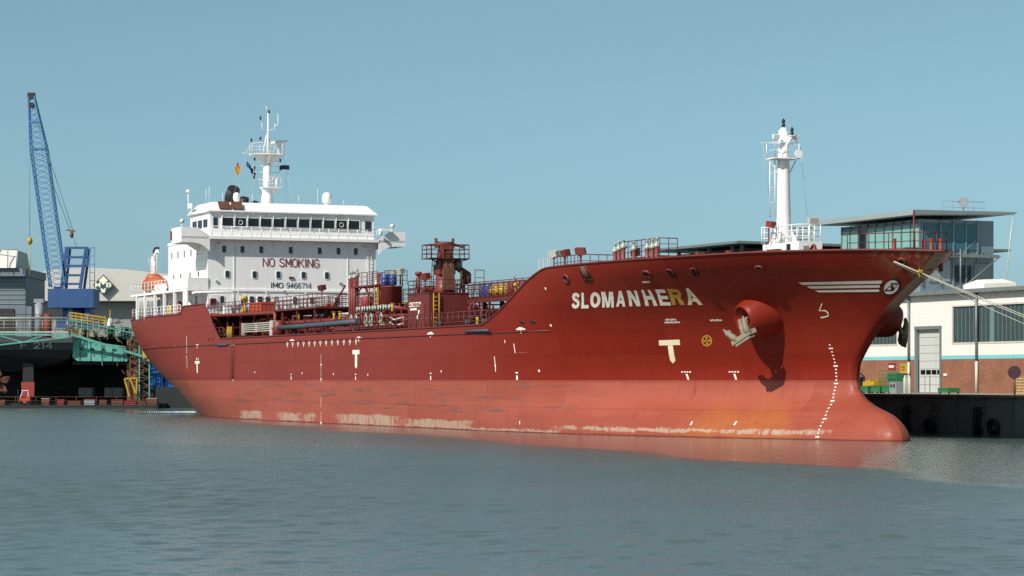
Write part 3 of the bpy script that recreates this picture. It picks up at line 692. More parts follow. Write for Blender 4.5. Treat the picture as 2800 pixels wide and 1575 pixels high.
for y in (WY[1]+.6, WY[9]+.6):                             # clear-view discs
    MB().torus((30.13, y, 17.9), (1,0,0), .2, .03, 16, 6).build('clear_view_ring', M['gasket'], wheelhouse)
m = MB().box(30.06, 30.2, -1.3, 3.0, 18.36, 18.5); sub(m, 'awning_panel', 'valve', wheelhouse)
for (y0_, y1_) in ((-7.7,-7.3),(7.1,7.7)):
    m = MB().box(30.04, 30.1, y0_, y1_, 17.4, 18.3); sub(m, 'corner_window', 'port', wheelhouse)
m = MB()
for x in (24.4, 26.2, 28): m.box(x, x+1.2, -8.07, -8.0, 17.5, 18.2)
sub(m, 'side_window_band', 'glass', wheelhouse)
for (ya, yb) in ((-7.2,-6.12),(-5.96,-4.9)):               # two brown boards leaning on the roof edge
    m = MB(); m.prism([(30.33, ya, 19.1), (30.33, yb, 19.1), (29.75, yb, 19.78), (29.75, ya, 19.78)], (.06, 0, .05)); sub(m, 'roof_board', 'rust', wheelhouse)
# cabin windows on the front: dark pane in a pale rounded surround
def cabin_window(y, z, w=.36, h=.62, x=30.0, name='cabin_window'):
    def rr(w, h, r, n=4):
        P = []
        for (cx, cy, a0) in ((w/2-r, h/2-r, 0), (-w/2+r, h/2-r, 90), (-w/2+r, -h/2+r, 180), (w/2-r, -h/2+r, 270)):
            for k in range(n+1): a = R(a0+90*k/n); P.append((cx+r*math.cos(a), cy+r*math.sin(a)))
        return P
    a = MB().prism([(x, y+p[0], z+p[1]) for p in rr(w+.14, h+.14, .16)], (.05, 0, 0)).build('window_surround', M['gasket'], superstructure)
    MB().prism([(x+.05, y+p[0], z+p[1]) for p in rr(w, h, .11)], (.015, 0, 0)).build(name, M['port'], superstructure)
for y, z in ((-6.66,15.42),(-4.91,15.42),(-3.09,15.43),(-.24,15.43),(2.61,15.44),(4.46,15.44),(6.18,15.45)): cabin_window(y, z)
for y, z in ((-6.34,13.11),(-3.73,13.11),(-1.43,13.13),(1.03,13.13),(3.32,13.14)): cabin_window(y, z, .38, .62)
for y, w in ((-6.85,.38),(-4.8,.5),(-4.0,.42),(-3.2,.48),(-2.43,.48),(.19,.38),(1.84,.38),(4.3,.38)): cabin_window(y, 10.76, w, .66)
def side_window(x, z, w, h):
    MB().box(x-w/2-.06, x+w/2+.06, -8.235, -8.2, z-h/2-.06, z+h/2+.06).build('side_surround', M['gasket'], superstructure)
    MB().box(x-w/2, x+w/2, -8.25, -8.235, z-h/2, z+h/2).build('side_window', M['port'], superstructure)
for x in (17.8, 20, 22.2, 24.5, 26.6): side_window(x, 15.3, .3, .6)
for x in (18.5, 21, 24.2, 27): side_window(x, 13.2, .35, .5)
for x in (13, 15.5, 19, 22.6, 26.2): side_window(x, 10.6, .7, 1.2)
STROKE = {'N': [[(0,0),(0,1),(1,0),(1,1)]], 'O': [[(.5,0),(.15,.08),(0,.3),(0,.7),(.15,.92),(.5,1),(.85,.92),(1,.7),(1,.3),(.85,.08),(.5,0)]], 'S': [[(.95,.8),(.8,.95),(.5,1),(.2,.95),(.03,.78),(.15,.6),(.5,.5),(.85,.4),(.98,.22),(.8,.05),(.5,0),(.2,.05),(.02,.2)]],
 'M': [[(0,0),(0,1),(.5,.3),(1,1),(1,0)]], 'K': [[(0,0),(0,1)],[(1,1),(.05,.42)],[(.35,.62),(1,0)]], 'I': [[(.5,0),(.5,1)]], 'G': [[(.95,.8),(.8,.95),(.5,1),(.15,.92),(0,.7),(0,.3),(.15,.08),(.5,0),(.85,.06),(1,.2),(1,.45),(.55,.45)]],
 '9': [[(1,.62),(.8,.42),(.4,.4),(.08,.55),(.05,.8),(.3,1),(.7,1),(.97,.8),(1,.5),(.85,.15),(.5,0),(.15,.05)]], '4': [[(.75,0),(.75,1),(0,.3),(1,.3)]], '6': [[(0,.38),(.2,.58),(.6,.6),(.92,.45),(.95,.2),(.7,0),(.3,0),(.03,.2),(0,.5),(.15,.85),(.5,1),(.85,.95)]],
 '7': [[(0,1),(1,1),(.35,0)]], '1': [[(.2,.8),(.6,1),(.6,0)]], '2': [[(.03,.75),(.2,.95),(.55,1),(.9,.88),(.92,.65),(.6,.4),(0,0),(1,0)]], 'F': [[(0,0),(0,1),(1,1)],[(0,.52),(.8,.52)]],
 'W': [[(0,1),(.25,0),(.5,.75),(.75,0),(1,1)]], 'B': [[(0,0),(0,1),(.65,1),(.9,.88),(.9,.64),(.65,.53),(0,.53)],[(.65,.53),(.95,.4),(.95,.12),(.65,0),(0,0)]]}
def stroke_text(body, wid, th, gap=.32, narrow={'I': .25, '1': .6}):
    out = []; x = 0.0                              # letters on a unit height, wid wide, strokes th thick; returns quads and total width
    for ch in body:
        if ch == ' ': x += wid*.75; continue
        w = wid*narrow.get(ch, 1)
        for path in STROKE[ch]:
            pp = [(x+u*w, v) for u, v in path]
            for i in range(len(pp)-1):
                (ax, ay), (bx, by) = pp[i], pp[i+1]; l = math.hypot(bx-ax, by-ay); tx, ty = (bx-ax)/l*th*.45, (by-ay)/l*th*.45; nx, ny = -(by-ay)/l*th/2, (bx-ax)/l*th/2
                out.append(((ax-tx+nx, ay-ty+ny), (bx+tx+nx, by+ty+ny), (bx+tx-nx, by+ty-ny), (ax-tx-nx, ay-ty-ny)))
        x += w+wid*gap
    return out, x-wid*gap
def stroke_mesh(body, P, z0, z1, a0, a1, th=.17):       # P(a, z, lift) -> point
    quads, W_ = stroke_text(body, .62, th); m = MB()
    for i, q in enumerate(quads): m.add([P(a0+u/W_*(a1-a0), z0+v*(z1-z0), i*.0007) for u, v in q], [(0,1,2,3)])
    return m
def wall_text(body, y0, y1, z0, z1, mat, off=0.0, x=30.02, name='wall_lettering', sp=1.0):
    return sub(stroke_mesh(body, lambda a, z, e: (x+e, a, z), z0, z1, y0, y1, .125+off), name, mat, superstructure)
wall_text('NO SMOKING', -2.9, 2.52, 13.9, 14.64, 'sign_red', .0)
wall_text('IMO', -2.13, -.98, 11.91, 12.38, 'sign_dark', .022); wall_text('9466714', -.62, 1.76, 11.91, 12.38, 'sign_dark', .012)
m = MB().box(30.0, 30.12, -.4, .05, 12.78, 12.98); sub(m, 'name_board', 'rust', superstructure)
for y in (-5.5, -2.8, 1.0, 5.2):                            # deck lights on brackets
    m = MB(); m.tube([(30, y, 11.7), (30.7, y+.1, 11.35)], .04, 6); m.box(30.6, 30.9, y-.05, y+.25, 11.2, 11.4); sub(m, 'bracket_light', 'alu', superstructure)
m = MB(); m.tube([(30.5,-9.8,11.3),(30.7,-9.6,11.35),(30.7,-6.1,11.45),(30.7,-5.95,11.3),(30.7,-5.95,9.4)], .12, 10); sub(m, 'vent_pipe', 'white', superstructure)
for (y, h) in ((-6.6, .8), (-.7, .9), (.5, .8), (1.9, 1.0)):
    m = MB(); m.box(30.5, 31.0, y-.3, y+.3, 9.35, 9.35+h); m.box(30.46, 31.04, y-.34, y+.34, 9.35+h, 9.4+h); sub(m, 'deck_locker', 'white', superstructure)
for y in (-7.55, 3.2, 6.6):
    d_ = sub(MB().box(30.0, 30.06, y-.36, y+.36, 9.5, 11.2), 'weather_door', 'gasket', superstructure)
    sub(MB().tube([(30.1, y+.25, 10.3), (30.1, y+.25, 10.5)], .03, 5), 'door_handle', 'dark', superstructure)
for y in (-5.7, 5.4): sub(MB().box(30.0, 30.05, y-.04, y+.04, 9.4, 16.3), 'cable_tray', 'white_rail', superstructure)
m = MB().ladder((30.12, 7.5, 9.4), (30.12, 7.5, 16.3), (0, 1, 0), .4, .025, .35); sub(m, 'wall_ladder', 'white_rail', superstructure)
for y, z in ((-7.4,12.4),(-.9,11.55),(4.6,12.4),(7.0,15.9),(-7.2,15.9)): sub(MB().box(30.0, 30.16, y-.12, y+.12, z, z+.16), 'wall_lamp', 'alu', superstructure)
m = MB().box(30.02, 30.3, -8.0, -7.5, 10.25, 10.85); sub(m, 'fire_hose_box', 'sign_red', superstructure)
# wing details: searchlights, boxes, navigation light
for y in (-10.6, 9.9):
    m = MB(); m.tube([(29.8, y, 17.3), (29.8, y, 17.7)], .05, 6); m.lathe((29.65, y, 17.9), [(.08,0),(.2,.05),(.22,.3),(.2,.34)], 14, (1, 0, .1)); m.lathe((29.66, y, 17.9), [(.18,.35),(.0,.352)], 12, (1,0,.1))
    sub(m, 'searchlight', 'white_rail', bridge_deck)
m = MB(); m.box(30.4, 31.2, 8.3, 9.3, 17.35, 17.6); m.tube([(31, 8.2, 17.1), (31.3, 8.3, 17.1)], .16, 10); sub(m, 'wing_instrument_box', 'white', bridge_deck)
m = MB(); m.box(27.2, 27.6, -10.99, -10.9, 16.3, 17.1); sub(m, 'side_light_screen', 'rust', bridge_deck)
# funnel top, exhaust pipes, rooftop domes and whips
m = MB()
m.tube([(13,-.9,18.9),(13,-.9,20.6),(13.2,-.9,21.4),(14.0,-.9,22.2)], [.65,.65,.7,.62], 14); m.tube([(14.6,-.1,19),(14.6,-.1,20.4),(15.0,-.1,21.3)], [.5,.5,.45], 12); m.tube([(15.2,.8,19),(15.2,.8,20.3),(15.6,.8,20.8)], .4, 12)
sub(m, 'exhaust_pipes', 'dark', superstructure)
m = MB(); m.box(20.6, 21.6, .9, 2.4, 19.8, 20.25); m.box(10.8, 16.2, -3.3, 3.3, 19.2, 19.3); sub(m, 'funnel_top', 'dark', superstructure)
for (x, y, z, r) in ((27, 4.35, 19.8, .45), (26.5, -4.4, 19.8, .3)):
    m = MB(); m.cyl((x, y, z), (x, y, z+.35), r*.5, 10); m.lathe((x, y, z+.3), [(r*.7,0),(r,.12),(r*1.02,.6*r+.35),(r*.9,r+.4),(r*.6,r*1.35+.4),(0,r*1.5+.4)], 18); sub(m, 'satellite_dome', 'white', wheelhouse)
m = MB(); m.tube([(24.5,-8.5,18.9),(24.5,-8.5,20.9)], .05, 6); m.lathe((24.5,-8.5,20.85), [(.1,0),(.22,.15),(.2,.3),(0,.42)], 12); sub(m, 'gps_mast', 'white_rail', wheelhouse)
m = MB(); m.box(24.2, 25.6, -8.5, -8.42, 19.45, 19.9); m.tube([(24.4,-8.46,18.5),(24.4,-8.46,19.9)], .04, 5); m.tube([(25.4,-8.46,18.5),(25.4,-8.46,19.9)], .04, 5); sub(m, 'name_rack', 'white_rail', wheelhouse)
m = MB()
for (x, y, h) in ((28,3.1,1.6),(28,5.7,.6),(28,6.9,.35),(26,-6.9,1.7),(26,-7.2,1.4),(26,-5.6,1.1),(29,.9,.9),(25,-2.4,1.2)): m.tube([(x,y,19.8),(x,y,19.8+h)], .022, 5)
sub(m, 'whip_aerials', 'white_rail', wheelhouse)['kind'] = 'stuff'
# radar mast
m = MB(); m.tube([(22,0,16.5),(22,0,20.9),(22,0,21.4),(22,0,23.2),(22,0,24.4)], [.62,.56,.42,.38,.34], 14); m.prism([(21.85,-.34,24.0),(21.85,.34,24.0),(21.85,1.6,24.95),(21.85,-1.3,24.95)], (.3,0,0)); m.prism([(21.7,-.1,24.1),(22.3,-.1,24.1),(23.0,-.1,24.95),(21.2,-.1,24.95)], (0,.2,0))
m.prism([(21.9,-.3,21.0),(21.9,.35,21.0),(21.9,1.3,21.8),(21.9,-.6,21.8)], (.25,0,0))
m.tube([(22,.1,24.9),(22,.1,26.6),(22,.1,29.0)], [.14,.1,.06], 8); m.tube([(21.6,-.35,24.95),(21.9,0,26.9)], .06, 6); m.tube([(21.6,.6,24.95),(21.9,.15,26.9)], .06, 6)
radar_mast = m.build('radar_mast', M['white'], ship)
m = MB(); m.prism([(21.2,-1.55,24.95),(22.8,-1.55,24.95),(23.1,-.3,24.95),(23.1,1.3,24.95),(22.6,1.65,24.95),(21.2,1.65,24.95)], (0,0,.08)); m.box(21.4,22.7,-.6,1.25,21.78,21.85); sub(m, 'mast_platform', 'white', radar_mast)
m = MB(); m.rail([(22.75,-1.5,25.03),(23.05,-.3,25.03),(23.05,1.25,25.03),(22.6,1.6,25.03),(21.25,1.6,25.03),(21.25,-1.5,25.03),(22.75,-1.5,25.03)], 1.0, 1.0, .022); m.rail([(22.65,-.55,21.85),(22.65,1.2,21.85),(21.45,1.2,21.85),(21.45,-.55,21.85),(22.65,-.55,21.85)], .95, .9, .022)
m.tube([(22.7,-1.5,25.0),(22.5,-2.6,25.0)], .03, 5); m.tube([(22.6,-2.45,25.0),(22.7,-1.55,25.95)], .025, 5); sub(m, 'mast_railing', 'white_rail', radar_mast)
m = MB(); m.cyl((22.7,1.0,25.0),(22.7,1.0,26.15),.2,10); m.obox((22.7,1.0,26.2),(.3,.1,.02),(-.35,.75,.12),(0,0,.1)); sub(m, 'radar_scanner', 'white', radar_mast)
m = MB(); m.cyl((22.5,.8,21.9),(22.5,.8,22.7),.13,8); m.obox((22.5,.75,22.75),(.12,.0,.0),(0,.35,.02),(0,0,.08)); sub(m, 'radar_scanner', 'white', radar_mast)
m = MB()
for (y, z0, z1, y2) in ((-.51,27.5,28.1,.1),(.8,27.4,28.0,.1),(1.11,28.0,28.95,.8)):
    m.tube([(22,y2,27.35 if z0 < 28 else 27.8),(22,y,27.4 if z0 < 28 else 27.9),(22,y,z1)], .04, 6)
for z in (24.4, 23.9, 23.3, 22.6): m.tube([(22,-1.35,z),(22,1.3,z)], .03, 5)
m.tube([(22,.1,29),(22,-.1,29.65)], .035, 5); sub(m, 'aerial_yards', 'white_rail', radar_mast)
for (y, z) in ((-1.62,26.15),(-.72,26.35),(-.72,28.3),(.15,28.95),(-1.3,23.55),(-1.3,24.35),(-1.35,22.6),(1.27,24.3),(1.27,23.5)):
    m = MB().cyl((22.2,y,z),(22.2,y,z+.32),.09,8); sub(m, 'mast_lamp', 'dark', radar_mast)
m = MB()
for (a, b) in (((20.5,2.4,27.1),(20.5,2.4,19.8)),((21,1.9,25),(24,2.2,19.8)),((21,-1.8,25),(18,-2.9,19)),((22,-1.33,24.4),(22,-1.36,20))): m.tube([a, b], .012, 4)
sub(m, 'halyards', 'alu', radar_mast)['kind'] = 'stuff'
def flag(name, label, mat, p, du, dv, wave, n=8):
    p = Vector(p); du = Vector(du); dv = Vector(dv); V = []; F_ = []
    nn = du.cross(dv).normalized()
    for i in range(n+1):
        for j in range(5):
            u, v = i/n, j/4
            V.append(p+du*u+dv*v+nn*wave*math.sin(u*7+v*1.5)*u+Vector((0,0,-.12*u*u)))
    for i in range(n):
        for j in range(4): a = i*5+j; F_.append((a, a+5, a+6, a+1))
    m = MB(); m.add(V, F_, True); b = MB(); b.add([v-nn*.012 for v in V], [f[::-1] for f in F_], True); m.add(b.v, b.f, True)
    return single(m, name, mat, label, 'flag', tuple(p))
def flagmat(name, cols):
    t = NT(name, .8); X, Y, Z = t.sep(); c = C(cols[0])
    for (h, z) in cols[1]: c = t.mix(t.step(Z, z, z-.03), c, C(h))
    t.col(c); return t.m
flag('orange_flag', 'drooping orange and yellow flag left of the radar mast', flagmat('orange_flag_cloth', ('#6e3a2a', [('#c8722a', -.25), ('#cf9026', -.6)])), (21.5, -2.75, 24.2), (.25, -.42, -.55), (.2, .25, -.75), .07)
flag('navy_flag', 'upper dark blue flag beside the radar mast', flagmat('navy_flag_cloth', ('#1d3350', [])), (21.5, -1.9, 24.35), (.25,.35,-.32), (.05,.0,-.5), .06)
flag('navy_flag', 'lower dark blue flag beside the radar mast', flagmat('deep_navy_flag_cloth', ('#1a2a44', [])), (21.5, -1.45, 23.75), (.25,.4,-.25), (.0,-.05,-.5), .06)
flag('dark_flag', 'dark blue flag flying right of the radar mast', flagmat('dark_flag_cloth', ('#22304e', [('#1b2233', -.3)])), (22, 1.3, 24.0), (.3,.85,.12), (0,0,-.42), .06)
# rescue boat on its davit, hose crane aft
lb = thing('rescue_boat', 'orange enclosed rescue boat on the upper deck below the white davit crane', 'boat', (13, -8.8, 11.75))
m = MB(); prof = [(-2.9,.02,.55),(-2.5,.55,.5),(-1.5,.95,.45),(0,1.05,.42),(1.5,.95,.45),(2.4,.6,.55),(2.9,.05,.75)]
V = []
for (x, w, zb) in prof:
    for k in range(9): a = R(-90+180*k/8); V.append((13.6+x, -8.8+w*math.sin(a)*1.0, 12.55+(.95*w/1.05)*math.cos(a) if True else 0))
for (x, w, zb) in prof:
    for k in range(9): a = R(-90+180*k/8); V.append((13.6+x, -8.8+w*math.sin(a), 12.55-(.7*w/1.05)*math.cos(a)))
n = len(prof)*9
m.add(V, [(i*9+k, (i+1)*9+k, (i+1)*9+k+1, i*9+k+1) for i in range(len(prof)-1) for k in range(8)]+[(n+i*9+k, n+(i+1)*9+k, n+(i+1)*9+k+1, n+i*9+k+1) for i in range(len(prof)-1) for k in range(8)], True)
m.build('boat_hull', M['boat'], lb)
m = MB(); m.lathe((13.2,-8.8,13.1), [(.8,0),(.75,.4),(.5,.62),(0,.68)], 14); m.build('canopy', M['boat'], lb)
m = MB(); m.box(11.7,12.1,-9.4,-8.2,11.75,12.3); m.box(14.8,15.2,-9.4,-8.2,11.75,12.3); m.build('cradle', M['white'], lb)
m = MB(); m.tube([(11.2,-8.2,11.75),(11.2,-8.2,14.4),(11.2,-8.2,15.5)], [.38,.36,.3], 12); m.beam((11.2,-8.2,15.3),(13.8,-8.6,15.95), .3, .35); m.beam((11.4,-8.2,13.6),(12.9,-8.5,15.6), .12); m.tube([(13.6,-8.6,15.8),(13.6,-8.6,14.0)], .03, 5)
boat_davit = sub(m, 'davit_crane', 'white', ship)
m = MB().obox((12.6,-8.4,16.1),(1.0,-.15,.1),(.03,.22,0),(0,0,.16)); sub(m, 'davit_winch', 'dark', boat_davit)
m = MB(); m.rail([(11.6,-8.9,13.9),(13.4,-8.9,13.9)], 1.6, .6, .02); sub(m, 'davit_ladder', 'alu', boat_davit)
for (x, y) in ((16.5,-9.2),(18.2,-9.3)):
    m = MB(); m.cyl((x-.55,y,12.25),(x+.55,y,12.25),.34,14); m.box(x-.4,x+.4,y-.3,y+.3,11.75,12.0); single(m, 'life_raft_canister', M['white'], 'white life raft canister by the upper deck railing, %s one' % ('aft' if x < 17 else 'forward'), 'life raft', (x, y, 11.75))
m = MB(); m.box(26.4,26.6,-10.0,-9.6,11.75,12.7); sub(m, 'red_locker', 'sign_red', upper_deck)
for (x, mt, h) in ((19.7,'yellow',1.3),(23,'sign_red',1.5),(26.6,'white',1.5)):
    m = MB(); m.lathe((x,-8.9,9.3), [(.3,0),(.34,.3),(.26,h*.8),(.12,h)], 10); sub(m, 'deck_fitting', mt, upper_deck)
m = MB()
for s in (-1, 1): m.rail([(x, s*(half(x,9.4)-.1), 9.4) for x in (-2.4,0,3,6,9.8)], 1.0, 1.2, .03)
m.rail([(-2.5,-6.7,9.4),(-2.5,6.7,9.4)], 1.0, 1.4, .03); sub(m, 'stern_railing', 'rail_red', ship)
m = MB()
for y in (-6.2,-4.5,4.5,6.2): m.cyl((-.5,y,9.3),(-.5,y,10.2),.22,10)
sub(m, 'mooring_bitts', 'deck_red', ship)
# ------------------------------------------------------------------ main deck gear
# accommodation ladder and hose along the starboard rail
m = MB()
for z in (7.45, 7.62, 7.78, 7.95, 8.12): m.box(45.6, 53.6, -9.62, -9.5, z, z+.075)
gangway = sub(m, 'gangway', 'alu', ship)
m = MB(); m.box(45.5,45.62,-9.7,-9.4,7.2,8.25); m.box(49.4,49.5,-9.66,-9.5,7.4,8.2); m.box(53.6,54.5,-9.75,-9.35,6.95,8.25); m.box(54.2,54.9,-9.9,-9.2,7.7,8.3); sub(m, 'gangway_frame', 'alu', gangway)
m = MB(); m.lathe((54.8,-9.3,6.95), [(.55,0),(.55,1.2),(.3,1.35)], 14); sub(m, 'gangway_winch', 'pipe_red', gangway)
m = MB(); m.tube([(55.6,-9.6,7.66),(62,-9.6,7.68),(68,-9.6,7.72),(75.2,-9.6,7.78)], .2, 12); hose = sub(m, 'cargo_hose', 'hose', ship)
for x in (58,63,68,73): sub(MB().box(x-.08,x+.08,-9.75,-9.45,6.9,7.5), 'hose_support', 'deck_red', hose)
sub(MB().tube([(74.6,-9.9,7.5),(75.3,-9.9,6.9)], .06, 6), 'hose_strut', 'deck_red', hose)
for x in (42.3, 43.1):
    m = MB(); m.tube([(x,-10.0,6.9),(x,-10.0,8.0),(x+.35,-10.0,8.0),(x+.35,-10.0,6.9)], .05, 6); sub(m, 'boarding_gate_post', 'yellow', ship)
m = MB(); m.rail([(37.5,-10.3,6.95),(42,-10.3,6.95)], 1.0, 1.2, .03); m.rail([(75.5,-10.3,6.95),(102.5,-10.3,6.95)], 1.0, 1.0, .032); m.rail([(38,10.3,6.95),(102,10.3,6.95)], 1.0, 1.6, .03); sub(m, 'deck_railing', 'rail_red', ship)
for x in (38.5, 40.0, 58.5, 66.5, 91, 96.5, 99.5):
    m = MB(); m.cyl((x-.25,-9.2,6.9),(x-.25,-9.2,7.5),.16,10); m.cyl((x+.35,-9.2,6.9),(x+.35,-9.2,7.5),.16,10); m.box(x-.6,x+.7,-9.4,-9.0,6.9,7.0); sub(m, 'mooring_bollard', 'dark', ship)
for k in range(2):
    m = MB(); x = 35.2+k*2.4; m.beam((31.4+k*2.2,-9.6,9.3),(x+2.2,-9.6,6.95), .1, .3); m.beam((31.4+k*2.2,-8.9,9.3),(x+2.2,-8.9,6.95), .1, .3)
    for j in range(9): t_ = (j+.5)/9; m.box(31.4+k*2.2+(x+.0-29.2-k*2.2)*t_*0+t_*(x+2.2-31.4-k*2.2)-.12, 31.4+k*2.2+t_*(x+2.2-31.4-k*2.2)+.12, -9.6,-8.9, 9.3-2.35*t_-.02, 9.3-2.35*t_+.02)
    sub(m, 'deck_stairs', 'pipe_red', ship)
# raised walkway along the ship, on trestles, with railings
m = MB(); m.box(31, 111.9, -5.6, -4.2, 9.16, 9.3); m.box(31, 111.9, -5.62, -5.5, 8.95, 9.3); m.box(31,111.9,-4.3,-4.18,8.95,9.3)
walkway = sub(m, 'walkway', 'deck_red', ship)
m = MB(); m.beam((0,-5.5,6.9),(0,-5.5,9.1),.14); m.beam((0,-4.3,6.9),(0,-4.3,9.1),.14); m.beam((0,-5.5,8.9),(1.2,-5.5,7.6),.07); m.beam((0,-5.5,8.7),(0,-4.3,8.7),.1)
trestle = m.build('walkway_trestle', M['rail_red'], walkway, at=(0,-5,8)); trestle.location.x = 33-70
for k in range(1, 25): rep(trestle, (3.2*k, 0, 0))
m = MB(); m.rail([(31,-5.55,9.3),(111.8,-5.55,9.3)], 1.0, 1.1, .03); m.rail([(31,-4.25,9.3),(111.8,-4.25,9.3)], 1.0, 1.6, .03); sub(m, 'walkway_railing', 'rail_red', walkway)
# wider platform by the poop front
m = MB(); m.box(31.05, 62.5, -8.6, -5.6, 9.12, 9.28); m.box(31.05,62.5,5.6,8.6,9.12,9.28); m.rail([(31.1,-8.55,9.28),(62.4,-8.55,9.28),(62.4,-5.7,9.28)], 1.0, 1.1, .03); sub(m, 'poop_platform', 'rail_red', walkway)
for x in (33,37,41,45,49,53,57,61.5): sub(MB().beam((x,-8.4,6.9),(x,-8.4,9.1),.16), 'platform_post', 'deck_red', walkway)
m = MB(); m.tube([(32.5,-8.9,9.0),(33,-8.9,9.15),(52,-8.9,9.0),(52.5,-8.9,8.9),(52.5,-8.9,7.2)], .16, 10); sub(m, 'foam_main', 'pipe_red', walkway)
# cargo pipes
pipes = [(-8.4,8.1,.16),(-7.9,7.5,.2),(-7.3,7.9,.15),(-6.8,7.4,.2),(-6.3,8.3,.14),(-3.6,7.6,.2),(-3.0,8.2,.18),(-2.3,7.6,.2),(-1.6,8.4,.16),(-.8,7.7,.22),(0,8.3,.18),(.8,7.7,.2),(1.7,8.2,.18),(2.6,7.6,.2),(3.5,8.2,.2)]
for k, (y, z, r) in enumerate(pipes):
    x0 = 46 if y < -5 else 34; x1 = (82 if y < -7 else 84.5) if y < -5 else 108-(k % 3)*4
    m = MB(); m.tube([(x0,y,6.95),(x0,y,z-.2),(x0+.2,y,z),(x1-.2,y,z),(x1,y,z-.2),(x1,y,6.95)], r, 8)
    x = x0+3+(k % 4)
    while x < x1-2: m.cyl((x-.06,y,z),(x+.06,y,z),r*1.55,10); x += 6.1
    sub(m, 'cargo_pipe', 'pipe_red', ship)
m = MB(); x = 36
while x < 108:
    m.beam((x,-8.8,6.9),(x,-8.8,8.4),.1); m.beam((x,4.2,6.9),(x,4.2,8.6),.1); m.beam((x,-8.8,7.2),(x,4.2,7.2),.1,.16); m.beam((x,-8.8,8.0),(x,-6,8.0),.09); x += 4
sub(m, 'pipe_racks', 'rail_red', ship)
# manifold: crossover pipes ending in pale blank flanges at the ship's side
for k in range(7):
    x = 73.0+k*1.18
    m = MB(); m.tube([(x,-3.5,8.0),(x,-7.0,8.55),(x,-8.7,8.75)], .15, 10); m.cyl((x,-7.6,8.6),(x,-7.6,9.05),.09,8); mp = sub(m, 'manifold_pipe', 'pipe_red', ship)
    m = MB(); m.lathe((x,-8.7,8.75), [(.0,0),(.22,.0),(.22,.05),(.13,.06),(.13,.16),(.2,.17),(.2,.22),(0,.22)], 16, (0,-1,.05)); sub(m, 'blank_flange', 'valve', mp)
    m = MB(); m.torus((x,-7.6,9.05), (0,0,1), .2, .025, 14, 6); m.tube([(x-.2,-7.6,9.05),(x+.2,-7.6,9.05)], .02, 5); sub(m, 'handwheel', 'yellow' if k in (2, 6) else 'rail_red', mp)
for k in range(8):
    x = 71.5+k*1.12
    m = MB(); m.tube([(x,-9.3,7.0),(x,-9.3,8.1),(x+.18,-9.3,8.32),(x+.42,-9.3,8.1),(x+.42,-9.3,7.4)], .06, 8); m.cyl((x,-9.3,7.55),(x,-9.3,7.75),.13,10); m.cyl((x+.42,-9.3,7.35),(x+.42,-9.3,7.5),.12,10); sub(m, 'vapour_loop', 'valve' if k % 3 else 'pipe_red', ship)
m = MB(); m.tube([(81.6,-9.4,8.0),(82.6,-9.4,7.75),(84.4,-9.4,7.9)], .05, 6); m.tube([(81.6,-9.4,7.6),(82.8,-9.4,7.3),(84.4,-9.4,7.45)], .05, 6); sub(m, 'sagging_hoses', 'rope', ship)
m = MB(); m.box(70.5,84.4,-9.9,-7.6,7.15,7.25); m.box(70.5,84.4,-9.92,-9.84,7.15,7.4); sub(m, 'drip_tray', 'deck_red', ship)
for (x, y, z, mt) in ((80.9,-8.9,8.7,'yellow'),(66.8,-8.6,8.4,'yellow'),(68.2,-8.6,8.4,'yellow'),(57,-8.3,8.4,'yellow'),(74.8,-9.2,7.3,'yellow'),(79.8,-9.2,7.3,'yellow'),(52.5,-8.6,7.3,'yellow'),(97.5,-8.9,7.4,'yellow'),(81.5,-9.4,7.2,'hose'),(49,-8.8,7.3,'yellow')):
    m = MB(); m.lathe((x,y,z-.3), [(.09,0),(.14,.05),(.08,.3),(.13,.48),(.05,.55)], 10); m.torus((x,y,z+.3), (0,0,1), .15, .025, 12, 6); sub(m, 'valve', mt, ship)
for k in range(30):
    x = 46.5+k*1.27; h = random.uniform(7.9, 8.9); y = random.uniform(-8.6, -6.0)
    if 84 < x < 90: continue
    m = MB(); m.tube([(x,y,6.95),(x,y,h-.15),(x+random.choice((-.15,.15)),y,h),(x+random.uniform(-1.4,1.4),y+.2,h)], random.uniform(.05,.1), 7); m.cyl((x,y,7.4),(x,y,7.52),.16,8); sub(m, 'branch_pipe', random.choice(['pipe_red','rail_red','deck_red','rail_red','dark']), ship)
# random deck clutter the photo shows as small red and black fittings: vents, hatches, standpipes
rnd = random.Random(5)
for k in range(70):
    x = rnd.uniform(44, 109); y = rnd.choice([rnd.uniform(-9.0,-6.0), rnd.uniform(-3.8, 6)]); h = rnd.uniform(.6, 2.0)
    if 84 < x < 90 and y < -5.5: continue
    m = MB(); t_ = k % 4
    if t_ == 0: m.cyl((x,y,6.9),(x,y,6.9+h),.12,8); m.lathe((x,y,6.9+h), [(.1,0),(.32,.02),(.32,.2),(0,.32)], 12); nm = 'mushroom_vent'
    elif t_ == 1: m.tube([(x,y,6.9),(x,y,6.9+h),(x+.15,y,7.05+h),(x+.4,y,7.05+h),(x+.5,y,6.9+h),(x+.5,y,6.6+h)], .08, 8); nm = 'gooseneck_vent'
    elif t_ == 2: m.lathe((x,y,6.9), [(.5,0),(.5,h*.4),(.56,h*.42),(.56,h*.5),(0,h*.55)], 14); nm = 'tank_hatch'
    else: m.cyl((x,y,6.9),(x,y,7.3+h),.07,8); m.torus((x,y,7.3+h), (0,1,0), .17, .03, 12, 6); nm = 'standpipe'
    sub(m, nm, rnd.choice(['pipe_red','deck_red','deck_red','rail_red','dark']), ship)
